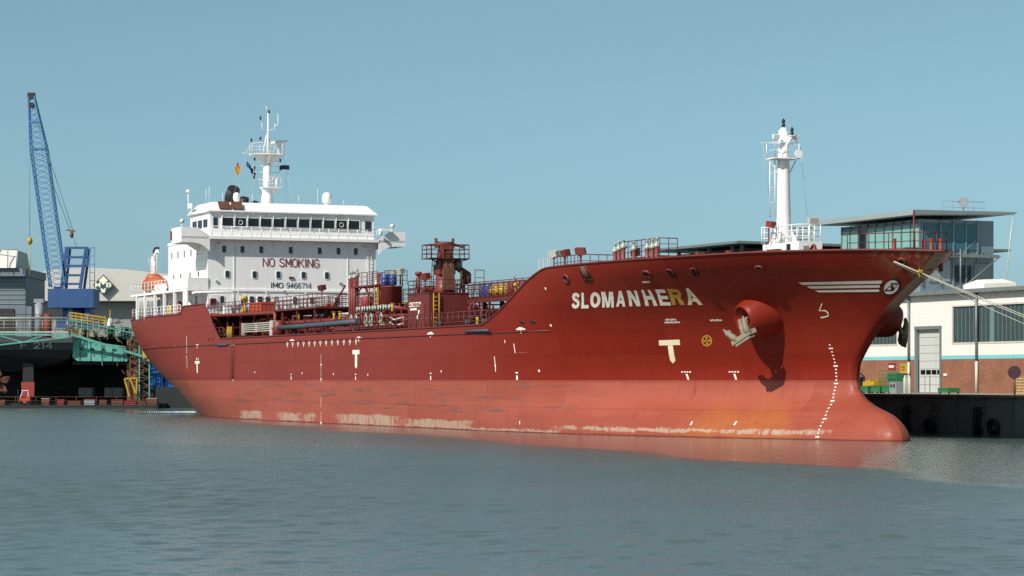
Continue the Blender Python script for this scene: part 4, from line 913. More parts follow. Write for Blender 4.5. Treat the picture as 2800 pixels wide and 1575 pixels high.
# vent riser tower: four tall pipes with valves, platform
m = MB()
riser = sub(MB().cyl((64.6,-6.5,6.9),(64.6,-6.5,11.55),.13,10), 'vent_riser', 'pipe_red', ship)
for x, h, z in ((65.15,11.85,6.9),(65.7,11.8,6.9),(66.3,11.95,6.9),(71.2,11.8,8.9),(71.8,11.8,8.9)): sub(MB().cyl((x,-6.5,z),(x,-6.5,h-.2),.13,10), 'vent_riser', 'pipe_red', ship)
def riser_head(x, y, z, parent, mt='valve'):
    m = MB(); m.lathe((x,y,z-.1), [(.14,0),(.2,.05),(.22,.2),(.1,.28),(.08,.5),(.12,.52),(.0,.66)], 10); m.cyl((x-.28,y,z+.08),(x+.1,y,z+.08),.1,8); sub(m, 'pressure_valve', mt, parent)
for x, h in ((64.6,11.7),(65.15,11.8),(65.7,11.75),(66.3,11.9)): riser_head(x, -6.5, h-.25, riser)
m = MB(); m.box(66.2,72.2,-7.0,-5.6,10.62,10.75); m.beam((67,-6.9,6.9),(67,-6.9,10.6),.12); m.beam((71.5,-6.9,6.9),(71.5,-6.9,10.6),.12); m.beam((69.4,-6.9,10.5),(71.5,-6.9,9.0),.12); m.beam((67.0,-6.9,9.9),(68.4,-6.9,10.6),.1); m.beam((61.6,-6.9,9.3),(64.6,-6.9,10.9),.1)
sub(m, 'riser_platform', 'deck_red', riser)
m = MB(); m.rail([(66.3,-6.95,10.75),(72.2,-6.95,10.75)], 1.0, 1.1, .028); m.rail([(66.3,-5.65,10.75),(72.2,-5.65,10.75)], 1.0, 1.1, .028); m.ladder((70.5,-7.05,7),(70.5,-7.05,10.7),(1,0,0)); sub(m, 'riser_railing', 'rail_red', riser)
# standing tank carrying blue barrels
m = MB(); m.lathe((74.4,-6.6,6.9), [(.82,0),(.82,3.5),(.86,3.52),(.86,3.62),(0,3.64)], 22); m.torus((74.4,-6.6,9.0),(0,0,1),.83,.03,22,6); tank = sub(m, 'standing_tank', 'pipe_red', ship)
m = MB(); m.ladder((73.1,-7.35,7),(73.1,-7.35,10.5),(1,.4,0),.4,.035,.3); sub(m, 'tank_ladder', 'yellow', tank)
m = MB(); m.rail([(75.1,-7.4,10.55),(76.2,-7.0,10.55),(76.2,-6.0,10.55)], 1.1, .6, .028); m.tube([(75.2,-6.0,10.5),(75.2,-6.0,11.5)], .05, 6); sub(m, 'tank_railing', 'rail_red', tank)
def barrel(x, y, z, label):
    m = MB(); m.lathe((x,y,z), [(.27,0),(.3,.03),(.3,.28),(.32,.3),(.3,.32),(.3,.58),(.32,.6),(.3,.62),(.3,.86),(.27,.88)], 18); return single(m, 'blue_barrel', M['blue'], label, 'barrel', (x,y,z), group='blue barrels on the red tank')
barrel(73.85,-6.9,10.56,'leftmost blue barrel standing on the tall red tank'); barrel(74.35,-7.1,10.56,'middle blue barrel standing on the tall red tank'); barrel(75.0,-6.7,10.56,'rightmost blue barrel standing on the tall red tank')
def floodlight(x, y, z0, z, mt, parent, nm='floodlight', yaw=0.3):
    m = MB(); m.tube([(x,y,z0),(x,y,z)], .05, 6); m.beam((x-.3,y,z),(x+.3,y,z),.05)
    fp = sub(m, nm+'_post', 'rail_red', parent)
    m = MB(); c, s_ = math.cos(yaw), math.sin(yaw); m.obox((x,y,z+.28),(.32*c,.32*s_,0),(-.2*s_,.2*c,.06),(0,-.05,.2)); sub(m, nm, mt, fp)
floodlight(73.3,-6.0,10.5,11.35,'valve',ship); floodlight(76.3,-6.6,10.5,11.3,'valve',ship); floodlight(57.0,-6.3,9.0,10.7,'rail_red',ship); floodlight(42.5,-5.8,9.3,10.2,'alu',ship)
# orange box, red bins, yellow bags, drums standing about
m = MB(); m.box(40.5,43.8,-7.4,-6.2,9.29,10.15); m.box(40.45,43.85,-7.45,-6.15,10.0,10.08); single(m, 'orange_bin', M['orange'], 'orange lidded bin on the platform before the white superstructure', 'bin', (42,-6.8,9.29))
m = MB(); m.lathe((37.5,-7.0,9.29), [(.3,0),(.3,.5),(.12,.6),(.12,1.1),(.28,1.2),(.32,1.45),(.2,1.6)], 12); m.tube([(37.5,-7.0,10.5),(37.9,-7.3,10.7)], .08, 6); single(m, 'fire_monitor', M['yellow'], 'yellow fire monitor on the platform left of the orange bin', 'fire monitor', (37.5,-7.0,9.29))
for (x, y, z, s_, lb_) in ((58.6,-6.4,9.0,.3,'small red drum by the walkway railing, aft of the four tall pipes'),(60.4,-6.4,9.0,.3,'small red drum by the walkway railing, next to the four tall pipes'),(68.0,-6.3,9.3,.5,'red drum under the vent platform')):
    m = MB(); m.lathe((x,y,z-.4), [(s_*.9,0),(s_,.05),(s_,.9),(s_*.9,1.0),(0,1.05)], 14); m.box(x-.3,x+.3,y-.3,y+.3,6.9,z-.4); single(m, 'red_drum', M['pipe_red' if s_ < .45 else 'sign_red'], lb_, 'drum', (x,y,6.9))
# hose crane house amidships
m = MB(); m.box(84.85,89.15,-9.2,-6.2,6.9,9.5); m.box(84.8,89.2,-9.25,-6.15,9.5,9.58); house = sub(m, 'crane_house', 'deck_red', ship)
m = MB(); m.box(87.4,88.3,-9.26,-9.2,7.0,8.75); m.tube([(87.45,-9.3,7.9),(87.75,-9.3,7.9)], .03, 5); sub(m, 'house_door', 'pipe_red', house)
m = MB(); m.ladder((89.28,-8.7,6.9),(89.28,-8.7,9.5),(0,1,0),.42,.04,.26); sub(m, 'house_ladder', 'yellow', house)
def side_text(body, x0, x1, z0, z1, y, mat, parent):
    sub(stroke_mesh(body, lambda a, z, e: (a, y-e, z), z0, z1, x0, x1, .17), 'warning_lettering', mat, parent)
m = MB().box(85.2,87.5,-9.215,-9.2,8.6,8.92); sub(m, 'notice_board', 'mark', house); side_text('NO SMOKING', 85.3, 87.4, 8.66, 8.86, -9.225, 'sign_red', house)
m = MB().box(85.4,86.7,-9.215,-9.2,8.36,8.5); sub(m, 'notice_board', 'mark', house)
m = MB(); m.tube([(87.1,-9.26,7.65),(87.0,-9.26,7.9),(87.3,-9.26,8.1),(87.3,-9.26,8.35)], .07, 6); sub(m, 'life_line', 'mark', house)
m = MB(); m.rail([(84.9,-9.15,9.58),(89.1,-9.15,9.58),(89.1,-6.2,9.58)], .9, 1.0, .028); m.rail([(84.9,-9.15,9.58),(84.9,-6.2,9.58),(89.1,-6.2,9.58)], .9, 1.0, .028); sub(m, 'house_railing', 'rail_red', house)
m = MB(); m.cyl((85.2,-8.5,9.58),(85.2,-8.5,11.0),.14,10); m.lathe((85.2,-8.5,10.9), [(.14,0),(.26,.05),(.26,.22),(0,.3)], 12); m.beam((84.0,-8.3,9.5),(84.3,-8.3,10.7),.08); m.beam((84.9,-8.3,9.5),(84.5,-8.3,10.7),.08); m.beam((84.2,-8.3,10.7),(85.2,-8.3,10.7),.08); m.lathe((86.4,-8.2,9.58), [(.5,0),(.5,.4),(.3,.5),(0,.55)], 14); sub(m, 'house_vent', 'pipe_red', house)
floodlight(86.9,-8.6,9.58,10.5,'pipe_red',house)
# the crane itself: pedestal, slewing column, boom stowed end on, platform, sheave head
m = MB(); m.tube([(87.2,-7.3,9.5),(87.2,-7.3,10.0),(87.2,-7.3,10.9)], [.95,.62,.6], 16); m.box(86.6,87.9,-7.9,-6.7,10.9,11.6); m.prism([(86.7,-7.85,11.3),(87.8,-7.85,11.3),(87.6,-7.6,13.0),(86.9,-7.6,13.0)], (0,.9,0)); crane = sub(m, 'deck_crane', 'pipe_red', ship)
m = MB(); m.prism([(88.0,-7.75,9.75),(88.0,-6.85,9.75),(87.75,-6.95,12.75),(87.75,-7.65,12.75)], (.28,0,.04)); m.tube([(88.1,-7.1,9.9),(88.05,-7.1,12.2)], .1, 8); m.tube([(88.1,-7.5,9.9),(88.05,-7.5,12.2)], .1, 8); sub(m, 'crane_boom', 'rust', crane)
m = MB(); m.cyl((87.3,-7.95,13.05),(87.3,-6.65,13.05),.22,14); m.box(87.1,87.5,-8.0,-7.92,12.8,13.5); m.box(87.1,87.5,-6.7,-6.62,12.8,13.5); m.beam((87.2,-6.6,13.1),(87.2,-5.7,12.85),.14); m.beam((87.2,-8.0,13.05),(87.2,-8.5,13.0),.12); sub(m, 'crane_head', 'rust', crane)
m = MB(); m.box(86.4,88.3,-8.75,-5.75,12.0,12.06); m.rail([(88.25,-8.7,12.06),(88.25,-5.8,12.06),(86.45,-5.8,12.06),(86.45,-8.7,12.06),(88.25,-8.7,12.06)], .95, .75, .035); m.beam((87.6,-7.9,11.7),(88.1,-8.7,12.0),.07); m.beam((87.6,-6.7,11.7),(88.1,-5.8,12.0),.07); sub(m, 'crane_platform', 'rail_red', crane)
m = MB(); m.beam((87.4,-6.5,11.5),(87.4,-5.5,10.9),.3,.4); m.lathe((87.4,-5.6,10.3), [(.3,0),(.3,.7),(.15,.8)], 10)
for k in range(5): m.torus((87.5,-6.0,10.0+k*.28),(0,1,.3),.16,.05,10,6)
m.tube([(87.6,-5.9,9.6),(87.6,-5.9,10.9)], .07, 6); m.tube([(88.0,-6.4,9.6),(87.8,-6.2,11.2)], .08, 6); sub(m, 'crane_winch', 'rust', crane)
m = MB(); m.lathe((87.3,-6.3,11.35), [(.0,0),(.32,.05),(.36,.4),(.2,.7),(0,.75)], 12); sub(m, 'crane_lamp_dome', 'grey', crane)
m = MB(); m.ladder((86.55,-8.0,9.6),(86.75,-7.95,12),(1,0,0),.4); m.rail([(88.9,-5.6,9.6),(88.9,-4.9,9.6)], 1.6, .6, .03); sub(m, 'crane_ladder', 'rail_red', crane)
# forward raised platform with yellow bags and drums behind the rail
m = MB(); m.box(89.3,99.6,-6.2,-5.6,8.95,9.12); m.beam((89.3,-6.3,8.9),(99.5,-6.3,8.9),.2,.24); m.rail([(89.3,-6.25,9.1),(105,-6.25,9.1)], .95, .8, .03); fwd = sub(m, 'forward_platform', 'rail_red', ship)
for x in (90,93.2,96.4,99): sub(MB().beam((x,-6.25,6.9),(x,-6.25,8.9),.13), 'platform_leg', 'deck_red', fwd)
sub(MB().lathe((91.0,-6.6,8.1), [(.35,0),(.4,.3),(.25,.6)], 10), 'hanging_vent', 'deck_red', fwd)
for i, x in enumerate((91.6, 92.9)):
    m = MB(); V = []; 
    m.lathe((x,-4.9,9.3), [(.62,0),(.7,.2),(.68,.5),(.45,.72),(.15,.8),(0,.8)], 12)
    single(m, 'yellow_bag', M['yellow'], '%s yellow bulk bag on the walkway forward of the crane' % ('nearer the crane,' if i == 0 else 'forward'), 'bag', (x,-4.9,9.3), group='yellow bags on the walkway')
for i, (x, mt) in enumerate(((88.9,'blue'),(89.9,'blue'),(94.3,'sign_red'),(96.2,'sign_red'))):
    m = MB(); m.lathe((x,-5.0,9.3), [(.27,0),(.3,.05),(.3,.84),(.27,.88)], 14); single(m, 'oil_drum', M[mt], '%s drum on the walkway forward of the crane, %s of its pair' % ('blue' if mt == 'blue' else 'red', 'aft' if i % 2 == 0 else 'forward'), 'drum', (x,-5.0,9.3))
m = MB(); m.lathe((97.6,-6.1,9.0), [(.2,0),(.12,.2),(.1,.7),(.22,.8),(.15,1.0)], 10); m.tube([(97.6,-6.1,10.0),(97.9,-6.4,10.4),(98.4,-6.4,10.5),(98.5,-6.4,10.1)], .03, 5); single(m, 'fire_monitor', M['yellow'], 'small yellow fire monitor at the foot of the sloping forecastle bulwark', 'fire monitor', (97.6,-6.1,9.0))

# ------------------------------------------------------------------ forecastle
def lampset(x, y, mt, yaw): floodlight(x, y, 9.25, 11.35, mt, ship, 'forecastle_floodlight', yaw)
lampset(104.4,-6.3,'alu',.5); lampset(106.0,-6.2,'pipe_red',.1); lampset(108.4,-6.2,'pipe_red',.9)
m = MB(); m.rail([(104.6,-6.4,10.2),(109.0,-6.4,10.2),(109.0,-4,10.2)], 1.2, .55, .03); m.box(104.2,109.2,-6.5,-3.8,10.1,10.2); m.beam((104.4,-6.4,9.2),(104.4,-6.4,10.1),.1); m.beam((108.9,-6.4,9.2),(108.9,-6.4,10.1),.1); m.beam((106.4,-5,6.9),(106.4,-5,10.1),.2); sub(m, 'lamp_platform', 'rail_red', ship)
m = MB()
for x in (102.5, 103.3, 104.0): m.tube([(x,-6.6,9.3),(x+.08,-6.6,11.4),(x+.4,-6.6,11.45),(x+.5,-6.6,9.3)], .022, 6)
sub(m, 'pale_handrails', 'alu', ship)
m = MB()
RP = [(113.2,-6,11.75),(113.75,-6,11.85),(114.4,-6,11.95),(115.9,-6,11.75),(117.8,-6,11.75),(118.5,-6,11.75),(119.1,-6,11.8)]
fr_ = sub(MB().cyl(RP[3][:2]+(9.25,), RP[3][:2]+(RP[3][2]-.3,), .13, 10), 'forward_vent_post', 'pipe_red', ship)
for k, (x, y, h) in enumerate(RP):
    if k != 3: sub(MB().cyl((x,y,9.25),(x,y,h-.3),.13,10), 'forward_vent_post', 'pipe_red', ship)
    riser_head(x, y, h-.35, fr_)
m = MB(); m.box(113.4,119.3,-5.9,-4.6,10.75,10.9); m.rail([(113.5,-5.85,10.9),(119.2,-5.85,10.9),(119.2,-4.65,10.9)], 1.05, .6, .03); m.box(115.0,116.2,-5.8,-5.7,11.0,11.5); m.beam((114,-5.2,9.25),(114,-5.2,10.8),.15); m.beam((118.5,-5.2,9.25),(118.5,-5.2,10.8),.15); sub(m, 'vent_post_platform', 'rail_red', fr_)
# windlasses with rope drums
for (x, y) in ((120.6,-4.2),(123.0,-3.6)):
    m = MB(); m.box(x-.9,x+.9,y-.8,y+.8,9.25,9.8); m.cyl((x-.95,y,10.35),(x-.85,y,10.35),.62,18); m.cyl((x+.85,y,10.35),(x+.95,y,10.35),.62,18); m.prism([(x+1.1,y-.3,9.6),(x+1.1,y+.3,9.6),(x+1.1,y+.1,11.0),(x+1.1,y-.1,11.0)], (.12,0,0)); wd = sub(m, 'windlass', 'deck_red', ship)
    m = MB()
    for k in range(9): m.torus((x-.72+k*.18,y,10.35),(1,0,0),.42,.095,16,6)
    sub(m, 'rope_coil', 'rope', wd)
# foremast
m = MB(); m.box(122.9,127.3,-.8,.75,9.25,11.45); mast_base = sub(m, 'mast_house', 'white', ship)
sub(MB().box(127.3,127.42,-.55,-.2,10.6,11.2), 'mast_house_vent', 'grey', mast_base); sub(MB().box(125.9,126.3,-.86,-.8,10.7,11.35), 'mast_house_door', 'dark', mast_base)
m = MB(); m.tube([(124,0,11.4),(124,0,11.6),(124,0,16.6),(124,0,17.3),(124,0,18.2)], [.48,.47,.35,.3,.3], 20); m.lathe((124,0,18.2), [(.3,0),(.24,.08),(.1,.2)], 14)
for a in range(4):
    w = math.pi/4+a*math.pi/2; m.prism([(124+.4*math.cos(w),.4*math.sin(w),11.45),(124+.95*math.cos(w),.95*math.sin(w),11.45),(124+.4*math.cos(w),.4*math.sin(w),12.5)], (.03*math.sin(w),-.03*math.cos(w),0))
m.prism([(124.2,.1,17.3),(124.2,.1,17.85),(124.7,.25,17.88)], (0,.12,0)); m.box(124.3,124.75,.12,.42,17.86,17.9); foremast = sub(m, 'foremast', 'white', ship)
m = MB(); m.box(123.55,124.65,-.95,.75,16.5,16.56); m.beam((124,-1.0,16.5),(124,-.35,15.6),.06); m.beam((124,.85,16.5),(124,.35,15.6),.06); m.beam((124,-1.5,17.45),(124,1.2,17.45),.05); sub(m, 'foremast_platform', 'white', foremast)
m = MB(); m.rail([(124.6,-.92,16.56),(124.6,.72,16.56)], .9, .8, .028, 2); m.rail([(124.6,-.92,16.56),(123.6,-.92,16.56)], .9, 1.0, .028, 2); m.rail([(127.2,-.75,11.45),(127.2,.7,11.45),(123,.7,11.45)], 1.0, .7, .035); m.rail([(123.0,-.75,11.45),(127.2,-.75,11.45)], 1.0, .9, .035); m.rail([(123.6,-1.25,11.45),(123.6,2.3,11.45)], 1.0, .8, .035); sub(m, 'foremast_railing', 'white_rail', foremast)
m = MB(); m.ladder((123.95,-.72,13.05),(123.95,-.72,16.5),(0,1,0),.34,.035,.75); sub(m, 'foremast_ladder', 'white_rail', foremast)
for (y, z) in ((-.72,17.55),(.66,17.55)):
    m = MB(); m.obox((124.4,y,z+.26),(.1,0,-.03),(0,.2,0),(.02,0,.12)); m.beam((124.35,y,z-.1),(124.35,y,z+.15),.05); sub(m, 'mast_floodlight', 'white_rail', foremast)
m = MB(); m.lathe((124.6,.62,16.8), [(.07,-.45),(.12,-.1),(.25,.13),(.25,.2)], 16, (1,-.1,-.02)); sub(m, 'fog_horn', 'white', foremast)
m = MB().lathe((124.6,.62,16.8), [(.21,.19),(.0,.17)], 16, (1,-.1,-.02)); sub(m, 'horn_mouth', 'hose', foremast)
for (x, y, z) in ((124,0,18.45),(124.55,.27,17.9)):
    m = MB(); m.cyl((x,y,z),(x,y,z+.2),.1,10); m.cyl((x,y,z+.25),(x,y,z+.42),.1,10); m.cyl((x,y,z),(x,y,z+.5),.05,6); sub(m, 'navigation_light', 'dark', foremast)
m = MB(); m.beam((124,1.85,11.45),(124,1.85,12.6),.08); m.obox((124.2,1.9,12.85),(.16,0,-.04),(0,.3,0),(.03,0,.22)); sub(m, 'deck_floodlight', 'alu', foremast)
m = MB(); m.beam((124,-1.0,11.45),(124,-1.0,12.4),.06); m.obox((124.2,-.95,12.6),(.16,.1,-.03),(-.1,.22,0),(.03,0,.18)); sub(m, 'deck_floodlight', 'sign_red', foremast)
m = MB(); m.tube([(124,1.15,17.4),(124,1.6,13.2)], .012, 4); m.tube([(124,-1.4,17.4),(123.9,-.9,14.2)], .012, 4); sub(m, 'mast_stays', 'alu', foremast)
# bow rail, bitts and jackstaff round the stem
m = MB(); bp = [(x, -(half(x,10.3)-.25), 10.35) for x in (136.9,138,139,140.3)]
m.rail(bp, .95, 1.3, .03, 2); m.rail([(x,-y,z) for x,y,z in bp], .95, 1.3, .03, 2); m.rail([bp[-1], (140.9,0,10.3), (bp[-1][0],-bp[-1][1],bp[-1][2])], .95, 1, .03, 2)
m.tube([(138.6,0,9.3),(138.6,0,12.6)], .06, 6); sub(m, 'bow_railing', 'rail_red', ship)
for (x, y) in ((138.2,-1.0),(138.2,.9),(139.4,.6),(139.4,1.2)): m = MB(); m.cyl((x,y,9.25),(x,y,11.05),.12,10); sub(m, 'bow_bitt', 'pipe_red', ship)
m = MB(); m.torus((130.4,-1.6,10.3),(0.3,1,0),.75,.09,20,8); sub(m, 'chain_guard', 'pipe_red', ship)
m = MB()
for (x, y) in ((118.4,-7.5),(126.5,-7.0),(128.4,-6.0)): m.cyl((x,y,9.25),(x,y,10.75),.16,10); m.box(x-.5,x+.5,y-.2,y+.2,9.25,9.4)
sub(m, 'forecastle_bitts', 'deck_red', ship)
for (x, y) in ((123.5,-1.6),(125.5,-1.6)): m = MB(); m.prism([(x-.7,y,10.85),(x+.7,y,10.85),(x+.6,y,11.05),(x-.6,y,11.05)], (0,.3,0)); sub(m, 'hatch_coaming', 'deck_red', ship)
# anchor bolsters and anchors, both bows
def bolster(s):
    p, n = hpt(128.3, 7.1, 0); ax = Vector((.06, -.94, -.30)).normalized()
    m = MB(); m.lathe(p-ax*1.6, [(1.6,0),(1.45,.9),(1.24,1.8),(1.0,2.5),(.9,2.7),(.84,2.74),(.78,2.7),(.74,2.55),(.34,2.48),(.3,2.2)], 30, ax, cap=False)
    if s > 0: m.v = [Vector((v.x, -v.y, v.z)) for v in m.v]
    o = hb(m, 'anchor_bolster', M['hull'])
    c = p+ax*1.12
    d = MB(); d.lathe(c, [(.0,-.5),(.38,-.49)], 20, ax, cap=False)
    if s > 0: d.v = [Vector((v.x, -v.y, v.z)) for v in d.v]
    hb(d, 'hawse_throat', M['black'])
    return c, ax
for s, lab in ((-1, 'grey weathered anchor drawn up against the lit starboard bow'), (1, 'dark anchor hanging under the far bow in front of the warehouse')):
    c, ax = bolster(s)
    a = MB(); fw = Vector((.93,.36,0)).normalized(); dn = Vector((.08,-.12,-.98)).normalized()
    up = -dn; fw, up = fw*.88+up*.47, up*.88-fw*.47; dn = -up
    c0 = c+ax*.22; crown = c0+dn*1.1+ax*.1
    a.tube([c0-ax*.9, c0-dn*.05, crown], [.14,.15,.18], 8)                           # shank
    a.obox(crown, fw*.78, dn*.17, ax*.3); a.obox(crown+dn*.22, fw*.62, dn*.14, ax*.22)   # crown block with palms
    for t_ in (-1, 1):
        b0 = crown+fw*.5*t_; tip = b0+up*1.2+ax*.42+fw*.42*t_
        a.tube([b0+dn*.15, b0+up*.35+ax*.2+fw*.1*t_, b0+up*.8+ax*.36+fw*.3*t_, tip], [.26,.24,.17,.04], 6)
        a.obox(b0+up*.6+ax*.26+fw*.2*t_, fw*.17+up*.05*t_, up*.4+fw*.14*t_, ax*.05)
    if s > 0: a.v = [Vector((v.x, -v.y, v.z)) for v in a.v]
    cc = (c.x, c.y if s < 0 else -c.y, c.z)
    a.v = [c_+(v-c_)*.88 for v in a.v for c_ in (Vector(cc),)]
    single(a, 'anchor', M['rusty_anchor'], lab, 'anchor', cc)
# mooring lines from the stem fairlead to the quay on the right
def rope(p, q, sag, r, label):
    p, q = Vector(p), Vector(q); pts = [p.lerp(q, k/16)-Vector((0,0,sag*math.sin(math.pi*k/16))) for k in range(17)]
    return single(MB().tube(pts, r, 6), 'mooring_rope', M['rope'], label, 'rope', tuple(p), group='bow mooring ropes')
st = (139.55,-1.85,9.74)
rope(st, (145.6,15.2,2.75), .15, .026, 'uppermost mooring rope running from the stem to the quay at right')
rope((139.5,-1.8,9.7), (144.9,15.4,2.75), .2, .026, 'middle mooring rope running from the stem to the quay at right')
rope((139.45,-1.75,9.66), (144.2,15.6,2.75), .5, .022, 'lowest and slackest mooring rope running from the stem to the quay')
m = MB(); tq = Vector(st).lerp(Vector((145.4,15.3,2.75)), .075)
for k in range(7): m.torus(tq+Vector((0,k*.03,-.01*k)), (.3,1,-.4), .1, .03, 10, 5)
m.tube([tq, tq+Vector((.1,.1,.5)), tq+Vector((-.1,0,.9))], .02, 4); m.tube([tq, tq+Vector((.1,0,-.35))], .03, 4)
single(m, 'rope_stopper', M['yellow'], 'yellow lashing tied round the mooring ropes at the stem', 'lashing', tuple(tq))
bo = MB(); bo.lathe((144.9,15.4,2.4), [(.4,0),(.4,.06),(.22,.1),(.2,.4),(.34,.46),(.3,.6),(0,.64)], 16); single(bo, 'bollard', M['rust'], 'rusty mooring bollard on the quay edge holding the bow ropes', 'bollard', (144.9,15.4,2.4))
# ------------------------------------------------------------------ right: warehouse on the quay
def brick_material():
    t = NT('brown_brick', .85); X, Y, Z = t.sep(); cb = t.n.new('ShaderNodeCombineXYZ'); t.l.new(X, cb.inputs[0]); t.l.new(Z, cb.inputs[1])
    n = t.n.new('ShaderNodeTexBrick'); n.inputs['Scale'].default_value = 1; n.inputs['Brick Width'].default_value = .25; n.inputs['Row Height'].default_value = .08; n.inputs['Mortar Size'].default_value = .008
    n.inputs['Color1'].default_value = C('#9c5c40'); n.inputs['Color2'].default_value = C('#824a33'); n.inputs['Mortar'].default_value = C('#8c7a68'); t.l.new(cb.outputs[0], n.inputs['Vector'])
    t.col(t.mix(t.math('MULTIPLY', t.step(t.noise(.5, 4), .4, .7), .3), n.outputs['Color'], C('#4f3226'))); t.bump(n.outputs['Fac'], -.4, .01); return t.m
M['brick'] = brick_material()
M['render_white'] = paint('white_facade_render', '#e4e0d6', .7, .03, .4, '#9a9282', .22)
M['turq'] = paint('turquoise_facade_band', '#7fc4c6', .6, .06, .6, '#5c7f7e', .25)
M['gutter'] = paint('grey_zinc', '#7c8483', .5, .08, 1, '#3f4342', .35, .2)
M['rooffelt'] = paint('pale_roof_sheet', '#b9b8b0', .75, .06, .4, '#77756c', .3, streak=False)
M['door'] = paint('pale_roller_door', '#c3c4be', .5, .04, .6, '#75736a', .3)
M['win_frame'] = paint('pale_window_frame', '#c9c4b8', .5, .05, 1, '#6d655a', .4)
wh = thing('warehouse', 'long white warehouse with turquoise band over a brown brick base', 'building', (98, 28, 2.4))
X0, X1, DX0, DX1 = 66, 124, 93.75, 97.1
m = MB(); m.box(X0, DX0-.0, 28, 28.4, 2.3, 4.87); m.box(DX1, X1, 28, 28.4, 2.3, 4.87); brickw = m.build('brick_base', M['brick'], wh)
m = MB(); m.box(X0, DX0, 27.98, 28.4, 4.87, 5.15); m.box(DX1, X1, 27.98, 28.4, 4.87, 5.15); m.build('turquoise_band', M['turq'], wh)
m = MB()
WZ0, WZ1 = 6.02, 8.74
bays = [(86.2, 91.0, 6.02, 8.74), (98.66, 109.2, WZ0, WZ1), (111.5, 121.5, WZ0, WZ1), (70, 82, WZ0, WZ1)]
xs = sorted([X0, X1, DX0, DX1]+[b[0] for b in bays]+[b[1] for b in bays])
for a, b in zip(xs, xs[1:]):
    mid_ = (a+b)/2
    if DX0 < mid_ < DX1: m.box(a, b, 28, 28.4, 7.2, 9.7)
    elif any(q[0] < mid_ < q[1] for q in bays): m.box(a, b, 28, 28.4, 5.15, WZ0); m.box(a, b, 28, 28.4, WZ1, 9.7)
    else: m.box(a, b, 28, 28.4, 5.15, 9.7)
m.box(X0, X1, 28.4, 60, 9.0, 9.6); m.box(X0, X0+.4, 28.4, 60, 2.3, 9.6); m.box(X1-.4, X1, 28.4, 60, 2.3, 9.6); m.box(X0, X1, 59.6, 60, 2.3, 9.6)
m.build('upper_wall', M['render_white'], wh)
m = MB(); m.add([(X0-.2,27.6,9.78),(X1+.2,27.6,9.78),(X1+.2,44,11.0),(X0-.2,44,11.0),(X0-.2,60.3,9.9),(X1+.2,60.3,9.9)], [(0,1,2,3),(3,2,5,4)]); roof = m.build('roof', M['rooffelt'], wh)
m = MB(); m.box(X0-.2, X1+.2, 27.45, 27.75, 9.62, 9.9); m.box(X0-.2, X1+.2, 27.75, 28.0, 9.7, 9.76); m.build('gutter', M['gutter'], wh)
for (x, y) in ((95.6,33.2),(103.8,33.5),(111,33.4)):
    m = MB(); m.add([(x-1.4,y-1.4,9.9),(x+1.4,y-1.4,9.9),(x+1.4,y+1.4,9.9),(x-1.4,y+1.4,9.9),(x-1.4,y-1.4,10.5),(x+1.4,y-1.4,10.5),(x+1.4,y+1.4,10.6),(x-1.4,y+1.4,10.6),(x-.7,y-.7,10.85),(x+.7,y-.7,10.85),(x+.7,y+.7,10.9),(x-.7,y+.7,10.9)], [(0,1,5,4),(1,2,6,5),(2,3,7,6),(3,0,4,7),(4,5,9,8),(5,6,10,9),(6,7,11,10),(7,4,8,11),(8,9,10,11)]); m.build('roof_light', M['render_white'], roof)
for x in (92.85, 102.0, 110.6):
    m = MB(); m.cyl((x,27.85,4.75),(x,27.85,9.7),.085,10); m.build('downpipe', M['gutter'], wh); m = MB(); m.cyl((x,27.87,2.4),(x,27.87,4.7),.11,10); m.build('standpipe', M['win_frame'], wh)
# ribbon windows: single upright glass planks set back in a frame
t = NT('profiled_glass', .25); t.col(t.mix(t.noise(.6, 3), C('#2c3a3c'), C('#46595a'))); M['plank_glass'] = t.m
t = NT('pale_profiled_glass', .3); t.col(t.mix(t.noise(.6, 3), C('#5f7c7a'), C('#6f8f8b'))); M['plank_pale'] = t.m
pk = MB().box(-.235, .235, 28.1, 28.18, WZ0+.06, WZ1-.06).build('glass_plank', M['plank_glass'], wh, at=(0, 28.14, 7.38)); pk.location.x += 98.66+.3
pk2 = MB().box(-.235, .235, 28.1, 28.18, WZ0+.06, WZ1-.06).build('glass_plank', M['plank_pale'], wh, at=(0, 28.14, 7.38)); pk2.location.x += 103.6
first = True
for (a, b, z0, z1) in bays:
    n = int((b-a-.1)/.52)
    for k in range(n):
        x = a+.05+(k+.5)*(b-a-.1)/n
        if abs(x-103.6) < .3: pk2.location.x = x-98; continue
        if first: pk.location.x = x-98; xf = x; first = False
        else: rep(pk, (x-xf, random.uniform(-.012, .012), 0))
    m = MB(); m.box(a, b, 27.97, 28.05, z0-.06, z0+.06); m.box(a, b, 27.97, 28.05, z1-.06, z1+.06); m.box(a-.06, a+.06, 27.97, 28.05, z0, z1); m.box(b-.06, b+.06, 27.97, 28.05, z0, z1)
    for k in range(1, n): x = a+.05+k*(b-a-.1)/n; pass
    m.build('window_frame', M['win_frame'], wh)
    m = MB()
    for k in range(1, n): x = a+.05+k*(b-a-.1)/n; m.box(x-.025, x+.025, 28.06, 28.2, z0, z1)
    m.build('window_mullions', M['gutter'], wh)
    MB().box(a, b, 29.5, 29.6, z0-.2, z1+.2).build('room_behind_glass', M['dark'], wh)
